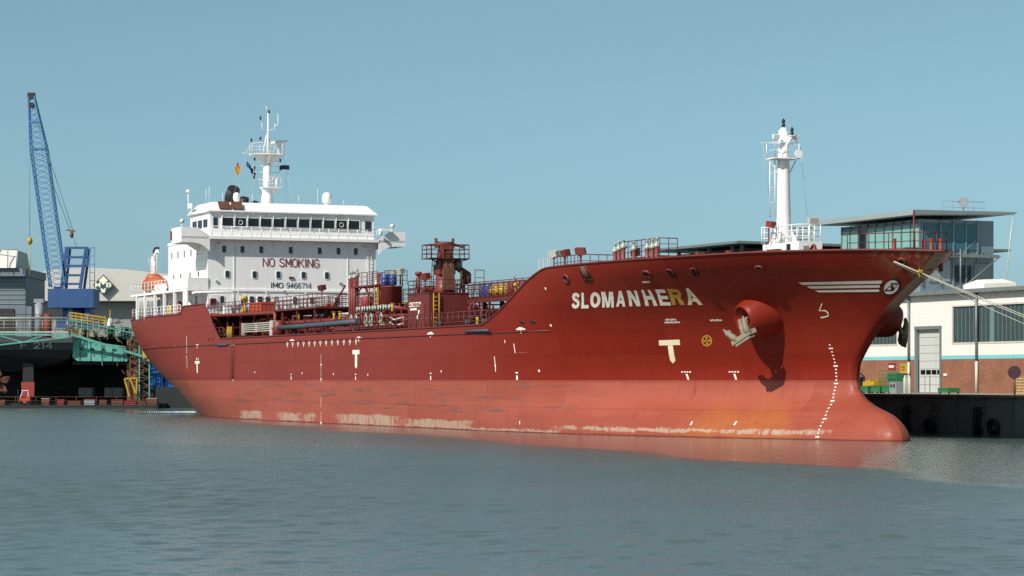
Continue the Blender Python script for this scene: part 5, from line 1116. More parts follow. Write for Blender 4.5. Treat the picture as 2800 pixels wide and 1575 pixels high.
# roller door: eight panels, one with small panes
dd = thing('roller_door', 'tall pale sectional roller door in the warehouse wall', 'door', (95.4, 28.2, 2.4))
H_ = (7.1-2.42)/8
pn = MB().box(93.82, 97.03, 28.2, 28.26, -H_/2+.012, H_/2-.012).build('door_panel', M['door'], dd, at=(95.4, 28.23, 0)); pn.location.z += 2.42+H_/2
for k in range(1, 8): rep(pn, (0, 0, k*H_))
wp_ = MB().box(-.3, .3, 28.16, 28.2, 3.78, 4.1).build('door_pane', M['glass'], dd, at=(0, 28.18, 3.94)); wp_.location.x += 94.35
for k in range(1, 4): rep(wp_, (k*.76, 0, 0))
m = MB(); m.box(95.28,95.33,28.15,28.2,2.42,3.7); m.box(94.6,94.63,28.16,28.2,2.42,3.7); m.build('wicket_joint', M['gutter'], dd)
m = MB(); m.box(93.6,93.82,27.9,28.1,2.4,7.3); m.box(97.03,97.2,27.9,28.1,2.4,7.3); m.box(93.6,97.2,27.88,28.1,7.1,7.35); m.build('door_frame', M['gutter'], dd)
# notices on the brick
def notice(x, z, w, h, mat, name, label, y=27.93, ship=True):
    r = thing(name, label, 'sign', (x, y, z)); MB().box(x-w/2, x+w/2, y, y+.05, z-h/2, z+h/2).build('board', mat, r); return r
r = notice(90.3, 4.38, .95, .55, M['sign_red'], 'red_notice', 'red bordered notice with white bar on the brick wall')
MB().box(89.95, 90.65, 27.9, 27.93, 4.3, 4.46).build('white_bar', M['mark'], r)
r = notice(92.0, 4.22, .95, .72, M['yellow'], 'yellow_notice', 'yellow notice board on the brick wall left of the roller door')
for k in range(4): MB().box(91.7, 92.2+.1*(k % 2), 27.905, 27.93, 4.05+k*.12, 4.09+k*.12).build('print_line', M['rust'], r)
notice(97.75, 3.75, .4, .18, M['mark'], 'white_plate', 'small white plate on the brick wall right of the roller door')
# round sign on a post, pallets, bins, bottles
sg = thing('round_sign', 'dark round sign on a rusty post at the quay edge', 'sign', (118.8, 19.8, 2.4))
MB().cyl((118.8,19.8,2.4),(118.8,19.8,3.7),.07,8).build('post', M['rust'], sg); MB().cyl((118.75,19.8,3.85),(118.87,19.75,3.85),.42,22).build('disc', paint('dark_purple_sign', '#4a2f38', .5, .1, 2, '#2c1c20', .4), sg)
M['wood'] = paint('pallet_wood', '#b79a68', .75, .18, 2, '#6d5636', .4)
for i in range(2):
    x = 116.6+i*1.5; pt = thing('pallet', '%s wooden pallet leaning near the round sign' % ('left' if i == 0 else 'right'), 'pallet', (x, 21.6, 2.4), group='leaning pallets')
    for k in range(6):
        z = 2.5+k*.19; MB().obox((x, 21.6+.25*(k/6), z),(.62,0,0),(0,.012,.0),(0,.01,.05)).build('slat', M['wood'], pt)
    for dx in (-.55, 0, .55): MB().obox((x+dx, 21.75, 2.98),(.05,0,0),(0,.05,0),(0,.12,.58)).build('bearer', M['wood'], pt)
M['green'] = paint('green_bin_paint', '#2f7a4e', .55, .12, 1, '#2a3a2a', .35)
def crate(x, y, w, d, h, label, z=2.4):
    r = thing('green_crate', label, 'crate', (x, y, z))
    MB().box(x-w/2, x+w/2, y-d/2, y+d/2, z+.1, z+h).build('body', M['green'], r)
    m = MB(); n = max(2, int(w/.35))
    for k in range(n+1): xx = x-w/2+k*w/n; m.box(xx-.025, xx+.025, y-d/2-.03, y-d/2, z+.1, z+h)
    m.box(x-w/2-.02, x+w/2+.02, y-d/2-.035, y-d/2, z+h-.08, z+h); m.build('ribs', M['green'], r)
    m = MB()
    for sx_ in (-1, 1):
        for sy_ in (-1, 1): m.box(x+sx_*(w/2-.08)-.05, x+sx_*(w/2-.08)+.05, y+sy_*(d/2-.08)-.05, y+sy_*(d/2-.08)+.05, z, z+.1)
    m.build('feet', M['dark'], r); return r
crate(97.0,22,1.1,.9,.5,'green crate under the yellow tarpaulin by the bow'); crate(98.6,22,1.2,.9,.52,'green ribbed crate between the tarpaulin crate and the mesh cage'); crate(100.2,22,1.3,.9,.55,'green crate under the green mesh cage'); 
crate(107.6,22,1.3,.9,.42,'small green skip standing alone right of the roller door')
m = MB(); m.obox((97.6,22,3.1),(.8,0,.03),(0,.45,0),(0,0,.16)); m.obox((97.3,22,3.28),(.4,0,.08),(0,.35,0),(0,0,.06)); single(m, 'yellow_tarpaulin', M['yellow'], 'folded yellow tarpaulin lying on the green crates by the bow', 'tarpaulin', (97.6,22,2.95))
cg = thing('mesh_cage', 'green wire mesh cage standing on a green crate', 'cage', (100.2,22,2.96))
m = MB(); m.box(100.0,101.2,21.7,22.4,3.25,3.85); m.build('inner_box', M['green'], cg)
m = MB()
for k in range(9): xx = 99.0+k*.27; m.tube([(xx,21.6,2.96),(xx,21.6,4.05)], .02, 4)
for k in range(5): zz = 2.98+k*.26; m.tube([(99.0,21.6,zz),(101.2,21.6,zz)], .02, 4)
m.build('mesh', M['green'], cg)
cb_ = thing('grey_cabinet', 'grey welding cabinet with two dark dials beside the mesh cage', 'cabinet', (101.6,21.5,2.4)); MB().box(101.1,102.0,21.2,21.9,2.4,3.2).build('body', M['grey'], cb_)
for dx in (.25,.62): MB().box(101.1+dx-.1,101.1+dx+.1,21.17,21.2,2.85,3.05).build('dial', M['dark'], cb_)
for i in range(3):
    x = 102.35+i*.3; gb = thing('gas_bottle', '%s steel gas bottle beside the roller door' % ('left', 'middle', 'right')[i], 'gas bottle', (x,21.7,2.4), group='gas bottles by the door')
    MB().lathe((x,21.7,2.4), [(.11,0),(.12,.03),(.12,1.05),(.05,1.2),(.05,1.35)], 12).build('cylinder', M['alu' if i != 1 else 'grey'], gb); MB().lathe((x,21.7,3.6), [(.03,0),(.07,.16),(.03,.22)], 8).build('valve_cap', M['dark'], gb)
hr = thing('cable_reel', 'black cable drum with looped hose beside the bow', 'cable reel', (95.6,22,2.4)); MB().lathe((95.6,22,2.4), [(.4,0),(.4,.1),(.3,.15),(.3,1.0),(.38,1.05),(.38,1.2)], 16).build('drum', M['dark'], hr)
MB().tube([(95.6,21.8,3.4),(96,21.8,3.85),(96.6,21.8,3.6),(96.7,21.8,2.9),(96.6,21.7,2.42)], .06, 6).build('looped_hose', M['black'], hr)

# office block with glazed tower and sloping roof behind the bow
M['roof_metal'] = paint('pale_roof_metal', '#a9b2b2', .5, .05, .5, '#6c7476', .25)
ob = thing('office_building', 'grey glazed office tower with overhanging roof behind the ship bow', 'building', (75, 36, 2.4))
M['steel_blue'] = paint('slate_facade', '#73828c', .5, .06, .6, '#39424a', .3)
M['green_glass'] = paint('sunlit_green_glass', '#7fb0a6', .35, .1, .8, '#5c9088', .4, streak=False); M['teal_glass'] = paint('teal_office_glass', '#3d6874', .25, .12, .8, '#3a5f6c', .4, streak=False)  # green glass colour lightened to carry sunlight through glass and blinds
m = MB(); m.box(68.7, 81.0, 36.25, 43.2, 2.4, 16.3); core_ = m.build('facade', M['steel_blue'], ob)
m = MB(); m.add([(65.3,35.0,16.58),(82.2,35.0,16.58),(82.2,44.4,16.8),(65.3,44.4,16.8),(65.3,34.9,16.95),(82.4,34.9,16.95),(82.4,44.6,16.98),(65.3,44.6,16.98)], [(0,3,2,1),(4,5,6,7),(0,1,5,4),(1,2,6,5),(2,3,7,6),(3,0,4,7)]); m.build('roof', M['roof_metal'], ob)
gp = MB().box(-.62, .62, 36.12, 36.2, 14.0, 15.9).build('glass_panel', M['green_glass'], ob, at=(0, 36.16, 14.95)); gp.location.x = 69.5-75
for k in range(1, 9):
    if k == 2: continue
    rep(gp, (k*1.37, 0, 0))
MB().box(71.7, 72.8, 36.1, 36.2, 14.0, 15.6).build('terrace_door', M['glass'], ob)
m = MB()
for k in range(10): x = 68.8+k*1.365; m.box(x-.05, x+.05, 36.05, 36.22, 13.9, 16.3)
m.box(68.7,81.0,36.05,36.22,15.9,16.0); m.build('mullions', M['gutter'], ob)
gq = MB().box(81.02, 81.1, -.8, .8, 13.9, 15.95).build('glass_panel', M['teal_glass'], ob, at=(81.06, 0, 14.9)); gq.location.y = 37.3-36
for (dy) in (1.15, 2.3, 3.45): 
    c_ = rep(gq, (0, dy*1.0, 0))
for y in (36.35, 38.1, 39.3, 40.5, 41.6): MB().box(81.0, 81.16, y-.06, y+.06, 11, 16.3).build('facade_post', M['steel_blue'], ob)
for (y0_, y1_, z0_, z1_, mt) in ((37,39.0,11.3,13.0,'grey'),(39.3,41,11.3,12.6,'glass'),(41.3,42.8,11.3,12.8,'gutter')): MB().box(81.02,81.12,y0_,y1_,z0_,z1_).build('lower_panel', M[mt], ob)
m = MB(); m.box(81.1,82.0,36.5,43.1,13.25,13.5); m.tube([(82,36.6,13.4),(82,39.4,13.4)], .05, 5); m.tube([(82,39.4,10.6),(82,39.4,13.9)], .07, 6); m.tube([(82,39.6,10.8),(82,43.2,13.4)], .05, 5); m.tube([(82,39.4,13.5),(81.5,41.2,14.6)], .04, 5); m.build('balcony', M['gutter'], ob)
m = MB(); m.tube([(82.2,44.3,16.7),(82.3,43.9,14.6),(82.6,43.3,10.7)], [.06,.06,.035], 6); m.build('roof_stay', M['alu'], ob)
m = MB(); m.lathe((79,41.6,17.9), [(.0,0),(.28,.04),(.45,.12),(.46,.14)], 18, (.9,-.4,.2)); m.tube([(79,41.6,16.9),(79,41.6,17.9)], .06, 6); m.build('satellite_dish', M['grey'], ob)
m = MB(); m.rail([(79,39.6,16.98),(79,43.6,16.98)], 1.0, 1.0, .018, 2); m.build('roof_railing', M['gutter'], ob)
# lower wing and terrace
lw = thing('office_wing', 'low dark office wing with thin flat roof behind the forecastle', 'building', (52, 38, 2.4))
MB().box(40, 54.2, 34.8, 60, 2.4, 15.2).build('facade', M['dark'], lw)
m = MB(); m.prism([(36.5,33.2,15.6),(55.4,33.2,15.55),(55.4,62,15.35),(36.5,62,15.4)], (0,0,.22)); m.build('roof', M['gutter'], lw)
for (a, b) in ((43.5,46.2),(48.2,50.8)): MB().box(a,b,34.74,34.8,14.0,14.9).build('lit_blind', M['mark'], lw)
for x in (41,44.8,47.2,51.8,53.6): MB().box(x-.1,x+.1,34.5,34.8,12,15.5).build('roof_strut', M['gutter'], lw)
tr_ = thing('roof_terrace', 'dark roof terrace slab below the glazed office tower', 'terrace', (70, 35, 2.4))
MB().box(56, 81.5, 34.6, 36.2, 12.9, 13.9).build('slab', M['dark'], tr_); MB().box(55.9, 81.6, 34.5, 36.0, 13.9, 14.0).build('edge_trim', M['gutter'], tr_)
# ------------------------------------------------------------------ left: ship yard with floating dock, frigate, crane, hall
def WT(name, label, cat, base, group=None): return thing(name, label, cat, base, False, group)
def WS(mb, name, mat, label, cat, base, group=None): return single(mb, name, M[mat] if isinstance(mat, str) else mat, label, cat, base, False, group)
M['clad'] = paint('pale_hall_cladding', '#c6c2b9', .7, .03, .15, '#8b8880', .2)
M['navygrey'] = paint('navy_grey_paint', '#6f7a80', .55, .08, .6, '#474c50', .3)
M['dockteal'] = paint('faded_teal_paint', '#5fa797', .6, .2, .8, '#5d4a38', .65)
M['dockdark'] = paint('dark_shaded_dock_steel', '#1d2423', .7, .25, .6, '#35261c', .4)  # near-black steel colour, also carrying the shade inside the dock
M['antifoul'] = paint('black_antifouling', '#191b1c', .6, .15, .6, '#2b221e', .3)
M['crane_blue'] = paint('crane_blue', '#2f5384', .5, .1, .6, '#23395a', .35)
M['boom_blue'] = paint('boom_blue', '#4a7fae', .5, .1, 1, '#2d4a68', .3)
M['rudder'] = paint('rudder_red', '#94352c', .6, .1, .8, '#6a2a24', .3)
M['contblue'] = paint('container_blue', '#1f66b4', .5, .1, .8, '#173c66', .3)
hall = WT('shipyard_hall', 'large pale hall with a green and white diamond sign', 'building', (-64, 400, 2.2))
pts = [(-76,2.2),(-76,19.7),(-71,20.4),(-65.8,20.8),(-60,20.5),(-50,19.4),(-40,18.2),(-40,2.2)]
m = MB(); m.prism([(x,400,z) for x,z in pts], (0,60,0)); m.build('hall_body', M['clad'], hall)
m = MB(); m.box(-74.3,-40.2,397.5,400.02,15.35,15.55); m.build('canopy_edge', M['dark'], hall)
m = MB(); m.box(-74.3,-40.2,399.85,399.98,2.2,15.3); m.build('shaded_lower_wall', paint('shaded_hall_cladding', '#8d8f8c', .7, .05, .2, '#5f605c', .3), hall)  # darker grey board paints the canopy's shade on the lower wall
sgn = WT('diamond_sign', 'diamond shaped green and white sign lettered M W B on the hall', 'sign', (-63.2, 399.4, 16.4))
M['sign_green'] = paint('sign_green', '#2f4f47', .5, .06, 1, '#20332e', .2)
def diamond(cx, cz, r, y, t=.1): return MB().prism([(cx,y,cz-r),(cx+r,y,cz),(cx,y,cz+r),(cx-r,y,cz)], (0,t,0))
diamond(-63.2,18.05,1.62,399.2,.25).build('board', M['sign_green'], sgn); diamond(-63.2,18.75,.7,399.15,.04).build('white_field', M['mark'], sgn)
for ch, cx, cz in (('M',-64.05,18.05),('B',-62.35,18.05),('W',-63.2,17.2)):
    stroke_mesh(ch, lambda a, z, e: (a, 399.12-e, z), cz-.3, cz+.3, cx-.3, cx+.3, .22).build('letter', M['mark'], sgn)
# blue level luffing crane with lattice boom
cr = WT('harbour_crane', 'blue lattice boom crane standing on the dock wall', 'crane', (-56, 330, 10.5))
m = MB(); m.prism([(-59.0,328,12.55),(-53.2,328,12.55),(-53.2,328,14.95),(-59.0,328,14.95)], (0,5,0)); m.box(-58.6,-57.9,330,332,15,15.3); m.build('machine_house', M['crane_blue'], cr)
m = MB(); m.cyl((-56,330.5,11.4),(-56,330.5,12.55),1.5,18); m.box(-56.6,-55.9,328.6,332,10.3,12.5); m.box(-54.4,-53.7,328.6,332,10.3,12.5); m.box(-58,-52.4,328.4,332.4,10.0,11.2); m.build('portal', M['crane_blue'], cr)
m = MB()
for (xa, xb, xc, xd) in ((-57.4,-56.75,-57.0,-56.6),(-55.05,-54.25,-54.6,-54.0)): m.beam((xa,329,15),(xb,329,20.2),.4); m.beam((xa+.1,331.5,15),(xb,331.5,20.2),.3)
for z, xa, xb in ((20.2,-57.0,-54.0),(19.0,-57.0,-54.1),(17.9,-57.1,-54.3),(16.7,-57.2,-54.6),(15.6,-57.3,-54.8)): m.beam((xa,329,z),(xb,329,z),.28)
aframe = m.build('a_frame', M['crane_blue'], cr)
m = MB(); m.rail([(-53.8,329,15),(-53.2,329,15)], 5.2, .6, .05, 5); m.build('access_ladder', M['boom_blue'], aframe)
P0 = Vector((-57.9,329.5,15.2)); P1 = Vector((-61.35,329.5,39.7)); dv = (P1-P0)
def chord(sx_, sy_, t):
    w = 1.15*(1-t)**.0*(1 if t < .72 else 1-(t-.72)/.28*.65)
    return P0+dv*t+Vector((sx_*w*.88, sy_*.75*w, 0))
N = 34
for sx_ in (-1,1):
    for sy_ in (-1,1): MB().tube([chord(sx_,sy_,k/N) for k in range(N+1)], .1, 6).build('boom_chord', M['boom_blue'], cr)
m = MB()
for k in range(N):
    a, b = k/N, (k+1)/N
    for (p, q) in (((-1,-1),(1,-1)),((1,-1),(1,1)),((1,1),(-1,1)),((-1,1),(-1,-1))):
        m.beam(chord(*p,a), chord(*q,b), .065)
        m.beam(chord(*q,a), chord(*q,b) if False else chord(*p,b), .05)
for t_ in (.72,.86): m.beam(chord(-1,-1,t_), chord(1,-1,t_), .22); m.beam(chord(-1,1,t_), chord(1,1,t_), .22)
m.build('boom_lacing', M['boom_blue'], cr)['kind'] = 'stuff'
m = MB(); m.box(-61.8,-60.9,329.1,330,39.2,40.0); m.cyl((-61.3,329,38.4),(-61.3,330,38.4),.35,12); m.build('boom_head', M['dark'], cr)
m = MB()
for a, b in (((-61.6,329.5,39.5),(-61.55,329.5,21.6)),((-60.3,329.5,33),(-56.4,329.5,22.4)),((-60.8,329.5,37),(-56.0,329.5,22.3)),((-56.2,329.5,22.2),(-55.6,329.5,20.3))): m.tube([a,b], .035, 5)
m.build('hoist_cables', M['grey'], cr)
m = MB(); m.beam((-56.9,329.5,22.5),(-55.7,329.5,22.35),.16); m.lathe((-56.2,329.5,21.5), [(.12,0),(.25,.3),(.2,.8)], 10); m.build('suspension_block', M['rust'], cr)
m = MB(); m.lathe((-61.55,329.5,20.6), [(.05,0),(.3,.25),(.35,.6),(.2,.95)], 12); m.tube([(-61.55,329.5,20.7),(-61.5,329.5,16.5)], .06, 5); m.build('hook_block', M['yellow'], cr)
# frigate in the dock, stern to the camera
fg = WT('grey_warship', 'dark grey warship stern in the floating dock lettered F 214', 'ship', (-60, 320, 5))
sec = [(-72,9.3),(-53.1,8.75),(-53.05,7.0)]; 
m = MB(); m.prism([(-72,312,9.1),(-53.1,312,8.4),(-53.05,312,7.0),(-72,312,7.0)], (0,42,0)); m.build('transom', M['navygrey'] if False else paint('dark_navy_grey', '#3d4347', .55, .08, .8, '#2a2d30', .3), fg)
m = MB(); m.prism([(-72,312.2,7.0),(-53.05,312.2,7.0),(-53.6,312.4,5.9),(-55.6,313,5.2),(-60,313.5,4.4),(-72,313.5,4.0)], (0,42,0)); m.build('underwater_hull', M['antifoul'], fg)
MB().prism([(-59.2,311.6,1.3),(-57.7,311.6,1.3),(-57.65,311.6,3.1),(-59.25,311.6,3.1)], (0,.5,0)).build('rudder', M['rudder'], fg); MB().prism([(-59.1,311.62,3.1),(-57.75,311.62,3.1),(-57.8,311.62,5.3),(-59.0,311.62,5.3)], (0,.46,0)).build('rudder_shaded_part', M['antifoul'], fg)  # dark upper piece paints the shade on the rudder above its lit part
m = MB(); m.lathe((-62.2,312.5,3.1), [(.2,-.8),(.45,0),(.3,.6)], 14, (0,-1,0))
for k in range(5):
    a = 2*math.pi*k/5+.3; d = Vector((math.cos(a),0,math.sin(a))); e_ = Vector((-math.sin(a),0,math.cos(a))); c = Vector((-62.2,312.3,3.1))
    m.add([c+d*.3-e_*.15, c+d*1.0-e_*.45+Vector((0,.2,0)), c+d*1.6-e_*.1+Vector((0,.25,0)), c+d*1.55+e_*.3, c+d*.9+e_*.45, c+d*.3+e_*.2], [(0,1,2,3,4,5)])
m.build('propeller', M['rust'], fg)
for ch, u0, u1 in (('F',-59.3,-58.6),('214',-57.75,-55.6)):
    stroke_mesh(ch, lambda a, z, e: (a, 311.97-e, z), 7.2, 7.9, u0, u1, .16).build('pennant_lettering', M['valve'], fg)
m = MB(); m.box(-75,-63.7,338,352,8.5,17.0); m.box(-75,-63.5,336.5,352,16.9,17.9); m.box(-63.6,-62.9,337.9,345,8.5,13.0); supw = m.build('hangar', M['navygrey'], fg)
for k in range(6): z = 13.3+k*.62; MB().box(-74.9,-63.8,337.9,338.0,z,z+.1).build('hangar_slat', M['grey'], supw)
MB().box(-70,-65.2,337.8,338.0,9.2,12.7).build('hangar_door', M['dark'], supw)
m = MB(); m.add([(-76,336,17.95),(-64.6,336,17.95),(-64.4,345,17.95),(-76,345,17.95),(-76,337,20.9),(-67.3,336.5,20.3),(-64.6,337,20.3),(-64.6,344,20.2),(-76,344,20.8)], [(0,1,6,5,4),(1,2,7,6),(4,5,6,7,8),(2,3,8,7)]); m.build('white_tarpaulin', M['render_white'], fg)
m = MB()
for x in (-67.4,-65.6,-64.3): m.tube([(x,335.8,17.9),(x,335.8,21.2 if x < -66 else 20.4)], .06, 5)
m.tube([(-68,335.8,20.3),(-64.3,335.8,20.3)], .05, 5); m.build('scaffold_poles', M['grey'], fg)
# floating dock: pontoon, right wing wall, upper deck slab added for shade, teal panelling
dk_ = WT('floating_dock', 'floating dock with teal wing wall and dark pontoon at the left shore', 'dock', (-50, 312, 0))
m = MB(); m.box(-80,-41.6,307,345,-1,.55); m.build('pontoon', M['dockdark'], dk_)
m = MB(); m.box(-80,-53.5,344,345.5,.5,9); m.box(-53.2,-44.0,338,345,.5,8.5); m.build('dock_shade_wall', M['dockdark'], dk_)  # dark wall added to stand for the shaded dock interior
m = MB(); m.prism([(-53.0,311.3,6.1),(-52.4,311.3,5.65),(-46.4,311.3,5.6),(-46.6,311.3,7.4),(-52.9,311.3,8.3)], (0,25,0)); wing = m.build('wing_wall', M['dockteal'], dk_)
for k in range(5): x = -52.2+k*1.32; MB().box(x-.06,x+.06,311.18,311.3,5.65,7.4+.19*(4-k)).build('wall_rib', M['dockteal'], wing)
for k in range(4): x = -51.9+k*1.3; MB().box(x-.14,x+.14,311.1,311.3,7.0,7.2).build('wall_bracket', M['dark'], wing)
m = MB(); m.box(-53.4,-45.2,312.5,340,8.32,8.62); m.box(-53.2,-45.8,312.5,340,5.2,5.6); m.build('dock_shade_deck', M['dockdark'], dk_)  # slab added over the dock void to cast shade
for x in (-46.3,-45.6): MB().box(x-.28,x+.28,312.2,312.8,.55,8.3).build('rusty_column', M['rust'], dk_)
m = MB(); m.prism([(-51.5,330,.55),(-46.5,330,.55),(-46.5,330,4.2),(-49.0,330,4.6)], (0,.6,0)); m.build('dark_ramp', M['antifoul'], dk_)
for (x0_, x1_) in ((-53.4,-51.7),(-50.2,-48.0)): MB().box(x0_,x1_,318,320,1.2,2.4).build('keel_block', M['quay_wall'], dk_)
# white railed gangway with teal truss in front of the warship
gw = WT('dock_gangway', 'long gangway with white railing and pale teal truss over the warship stern', 'gangway', (-58, 309.5, 8.9))
m = MB(); m.box(-70,-53.1,309.2,310.8,9.0,9.2); m.tube([(-70,309.2,10.75),(-53.3,309.2,10.75)], .16, 8); m.build('deck_beam', M['valve'], gw)
m = MB(); m.rail([(-70,309.15,9.2),(-53.2,309.15,9.2)], 1.25, 1.55, .04, 3, .045); m.build('railing', M['valve'], gw)
m = MB(); m.beam((-70,309.3,8.9),(-53.1,309.3,8.75),.22); m.beam((-70,309.3,6.6),(-53.1,309.3,8.5),.16)
pz = lambda x: 6.6+(x+70)/16.9*1.9
xs_ = [-70,-67.6,-65,-62.0,-58.6,-55.8,-53.3]
for k in range(len(xs_)-1): m.beam((xs_[k],309.3,8.85 if k % 2 else pz(xs_[k])),(xs_[k+1],309.3,pz(xs_[k+1]) if k % 2 else 8.8),.11)
m.build('truss', M['dockteal'], gw)
m = MB(); m.beam((-53.1,309.5,8.9),(-43.5,311,5.9),.2,.3); m.beam((-53.1,309.5,10.6),(-43.8,311,8.6),.1,.14); m.rail([(-53.0,309.6,9.4),(-47.5,310.6,8.6),(-43.8,311,8.4)], 1.0, .8, .035); m.build('stairway', M['dockteal'], gw)
m = MB(); rr = random.Random(3)
for k in range(26):
    x = -52.5+rr.random()*9.5; z = 6.2+rr.random()*2.6; m.beam((x,311.2,z),(x+rr.uniform(-.9,.9),311.2,z+rr.uniform(-1.4,1.4)), .07)
m.build('stay_bars', M['dockteal'], gw)['kind'] = 'stuff'
lt = WT('teal_lattice_tower', 'teal and yellow lattice stair tower at the end of the dock', 'tower', (-44.8, 311, .6))
for x in (-46.0,-44.9,-43.7):
    MB().beam((x,311,.6),(x,311,9.2),.14).build('upright', M['rust' if x < -45 else 'dockteal'], lt)
m = MB()
for k in range(9):
    z = .8+k*.95; m.beam((-46,311,z),(-43.7,311,z+.9),.08); m.beam((-43.7,311,z),(-46,311,z+.9),.08); m.beam((-46,311,z),(-43.7,311,z),.08)
m.build('bracing', M['rust'], lt)
for a, b in (((-46.6,310.4,3.5),(-46.0,310.4,1.3)),((-45.9,310.4,3.5),(-45.1,310.4,1.3)),((-45.1,310.4,3.6),(-45.2,310.4,1.3)),((-44.4,310.5,7.2),(-43.7,310.5,5.6)),((-43.9,310.5,7.3),(-44.3,310.5,5.9)),((-46.6,310.4,3.5),(-45.1,310.4,3.6))): MB().beam(a,b,.17).build('yellow_brace', M['yellow'], lt)
MB().obox((-44.0,310.3,6.6),(.4,0,.1),(0,.1,0),(-.1,0,.5)).build('yellow_plate', M['yellow'], lt)
# yellow rail, small things on the dock top
yr = WT('yellow_guardrail', 'yellow double guard rail on top of the dock under the blue crane', 'railing', (-51, 311, 8.6))
m = MB()
for z0_ in (0, .35, .7): m.beam((-53.3,310.6,10.8+z0_),(-48.9,310.9,10.15+z0_),.1,.16)
m.build('rails', M['yellow'], yr)
m = MB()
for k in range(7): x = -53.2+k*.7; m.beam((x,310.7,8.5),(x,310.7,11.5-.15*k),.1)
m.build('posts', M['yellow'], yr)
m = MB(); m.rail([(-70,313,8.9),(-54,313,8.6)], 2.6, 1.1, .04, 3); WS(m, 'deck_rail', 'rust', 'thin rusty rail along the deck of the warship', 'railing', (-60,313,8.6))
m = MB(); m.cyl((-57.2,318,8.6),(-57.2,318,11.5),.5,14); WS(m, 'red_tank', 'rudder', 'red drum standing on the deck behind the gangway', 'tank', (-57.2,318,8.6))
m = MB(); m.cyl((-58.6,320,8.6),(-58.6,320,12.9),.55,14); m.box(-59.2,-58,319.5,320.5,12.9,13.4); WS(m, 'grey_vent_tank', 'grey', 'grey ventilator on the warship deck below the crane', 'ventilator', (-58.6,320,8.6))
m = MB(); m.lathe((-50.6,325,8.62), [(.3,0),(.34,2.2),(.2,2.5)], 12); WS(m, 'white_mast_tank', 'white', 'slim white tank standing on the dock behind the yellow rail', 'tank', (-50.6,325,8.62))
cl = WT('scaffold_clutter', 'dark tangle of scaffold bars and pipes on the dock end under the crane', 'scaffold', (-48, 312, 8.6))
rr = random.Random(21)
for mt, n in (('rust', 40), ('dockteal', 26), ('dark', 40), ('yellow', 10)):
    m = MB()
    for k in range(n):
        x = rr.uniform(-54, -43.6); z = 8.6+rr.random()*2.2 if x < -47.5 else rr.uniform(3, 9.3); q = rr.random(); L_ = rr.uniform(.5, 1.6)
        d = (L_, 0, rr.uniform(-.2,.2)) if q < .4 else ((0,0,L_) if q < .75 else (L_*.7, 0, L_*rr.choice((-.7,.7))))
        m.beam((x,rr.uniform(310.2,312.3),z),(x+d[0],311.2,z+d[2]), rr.uniform(.04,.1))
    m.build('scaffold_bars', M[mt], cl)['kind'] = 'stuff'
for k in range(12):
    x = rr.uniform(-53.6,-46.5); h = rr.uniform(.4,1.3); w = rr.uniform(.3,.8); MB().box(x-w/2,x+w/2,313,313.8,8.62,8.62+h).build('dock_box', M[rr.choice(['rust','dark','grey','dockdark','valve'])], cl)
# containers, dark pontoon end
for i, (x, z, mt, lab) in enumerate(((-43.1,2.55,'contblue','blue container on the dark pontoon left of the ship stern'),(-41.2,2.55,'contblue','second blue container, nearest the ship stern'))):
    r = WT('container', lab, 'container', (x, 314, z), 'containers by the dock')
    MB().box(x-.85,x+.85,313,319,z,z+2.5).build('box', M[mt], r)
    for k in range(6): MB().box(x-.8+k*.3,x-.72+k*.3,312.93,313,z+.15,z+2.35).build('corrugation', M[mt], r)
m = MB(); m.box(-44.6,-42.0,315.5,320,5.1,6.6); m.box(-44.7,-41.9,315.4,320.1,6.6,6.75); WS(m, 'teal_cabin', 'dockteal', 'small teal cabin above the blue containers', 'cabin', (-43.3,318,5.1))
m = MB(); m.box(-45.3,-37.5,311.6,345,-1,2.55); WS(m, 'dark_pontoon', 'dockdark', 'dark green pontoon beside the ship stern', 'pontoon', (-41,312,0))
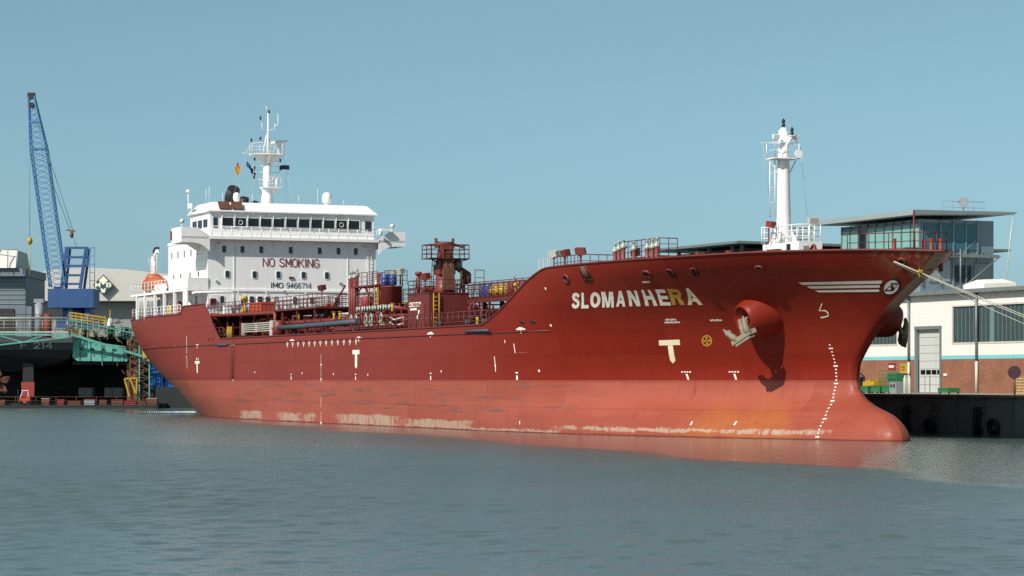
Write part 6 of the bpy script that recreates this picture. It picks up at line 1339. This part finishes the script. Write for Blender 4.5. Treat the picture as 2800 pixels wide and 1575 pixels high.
# work raft with crates, forklift
raft = WT('work_raft', 'low work raft with rusty rail along the dock front', 'raft', (-55, 306, 0))
MB().box(-80,-41.8,304.5,306.9,-.3,.42).build('deck', M['dockdark'], raft)
m = MB(); m.rail([(-80,304.6,.42),(-41.9,304.6,.42)], .95, 2.4, .03, 2); m.build('railing', M['rust'], raft)
rr = random.Random(9); mats = ['rust','rust','sign_red','rust','grey','rust','rust','sign_red']
names = {'sign_red':'dull red','rust':'brown','grey':'grey'}
xs_ = [-60.6,-55.2,-53.4,-51.8,-50.0,-48.4,-46.7,-45.2,-43.8,-42.6]
ordn = ['leftmost','second','third','fourth','fifth','sixth','seventh','eighth','ninth','rightmost']
for i, x in enumerate(xs_):
    w, h = rr.uniform(.8,1.6), rr.uniform(.35,.75); mt = mats[i % len(mats)]
    r = WT('raft_crate', '%s crate on the work raft, %s of ten from the left' % (names[mt], ordn[i]), 'crate', (x,306,.42), 'crates on the raft')
    MB().box(x-w/2,x+w/2,305.3,306.7,.42,.42+h).build('box', M[mt], r); MB().box(x-w/2-.03,x+w/2+.03,305.26,306.74,.42+h,.5+h).build('lid', M[mats[(i+3) % len(mats)]], r)
fk = WT('forklift', 'small orange forklift on the work raft', 'forklift', (-57.6,305.8,.42))
m = MB(); m.box(-58.3,-57.0,305.3,306.5,.65,1.25); m.box(-57.5,-57.0,305.4,306.4,1.25,1.5); m.build('body', M['orange'], fk)
m = MB(); m.beam((-58.2,305.4,1.2),(-57.9,305.4,2.1),.07); m.beam((-57.2,305.4,1.4),(-57.3,305.4,2.1),.07); m.box(-58.0,-57.2,305.3,306.5,2.08,2.15); m.build('cab_frame', M['white_rail'], fk)
for x in (-58.1,-57.2): MB().cyl((x,305.25,.68),(x,305.45,.68),.26,12).build('wheel', M['black'], fk)
m = MB(); m.beam((-58.5,305.6,.5),(-58.5,305.6,2.3),.08); m.beam((-59.3,305.6,.55),(-58.5,305.6,.55),.08); m.build('mast', M['dark'], fk)
# white wash where cooling water leaves the tanker's stern
V = []; n = 26
t = NT('foam', .9); t.col(C('#dfe6e4')); M['foam'] = t.m
m = MB(); rr = random.Random(2)
for k in range(n):
    u = k/n; x = -33.2-6.5*u; y = 269.5+1.2*u+rr.uniform(-.25,.25)*u; w = .10*(1-u)+.035; 
    m.lathe((x, y, -.04), [(w*1.9,0),(w*1.4,.045+.05*(1-u)*rr.random()),(0,.06+.08*(1-u))], 7)
tag(m.build('wash_foam', M['foam']), kind='stuff')
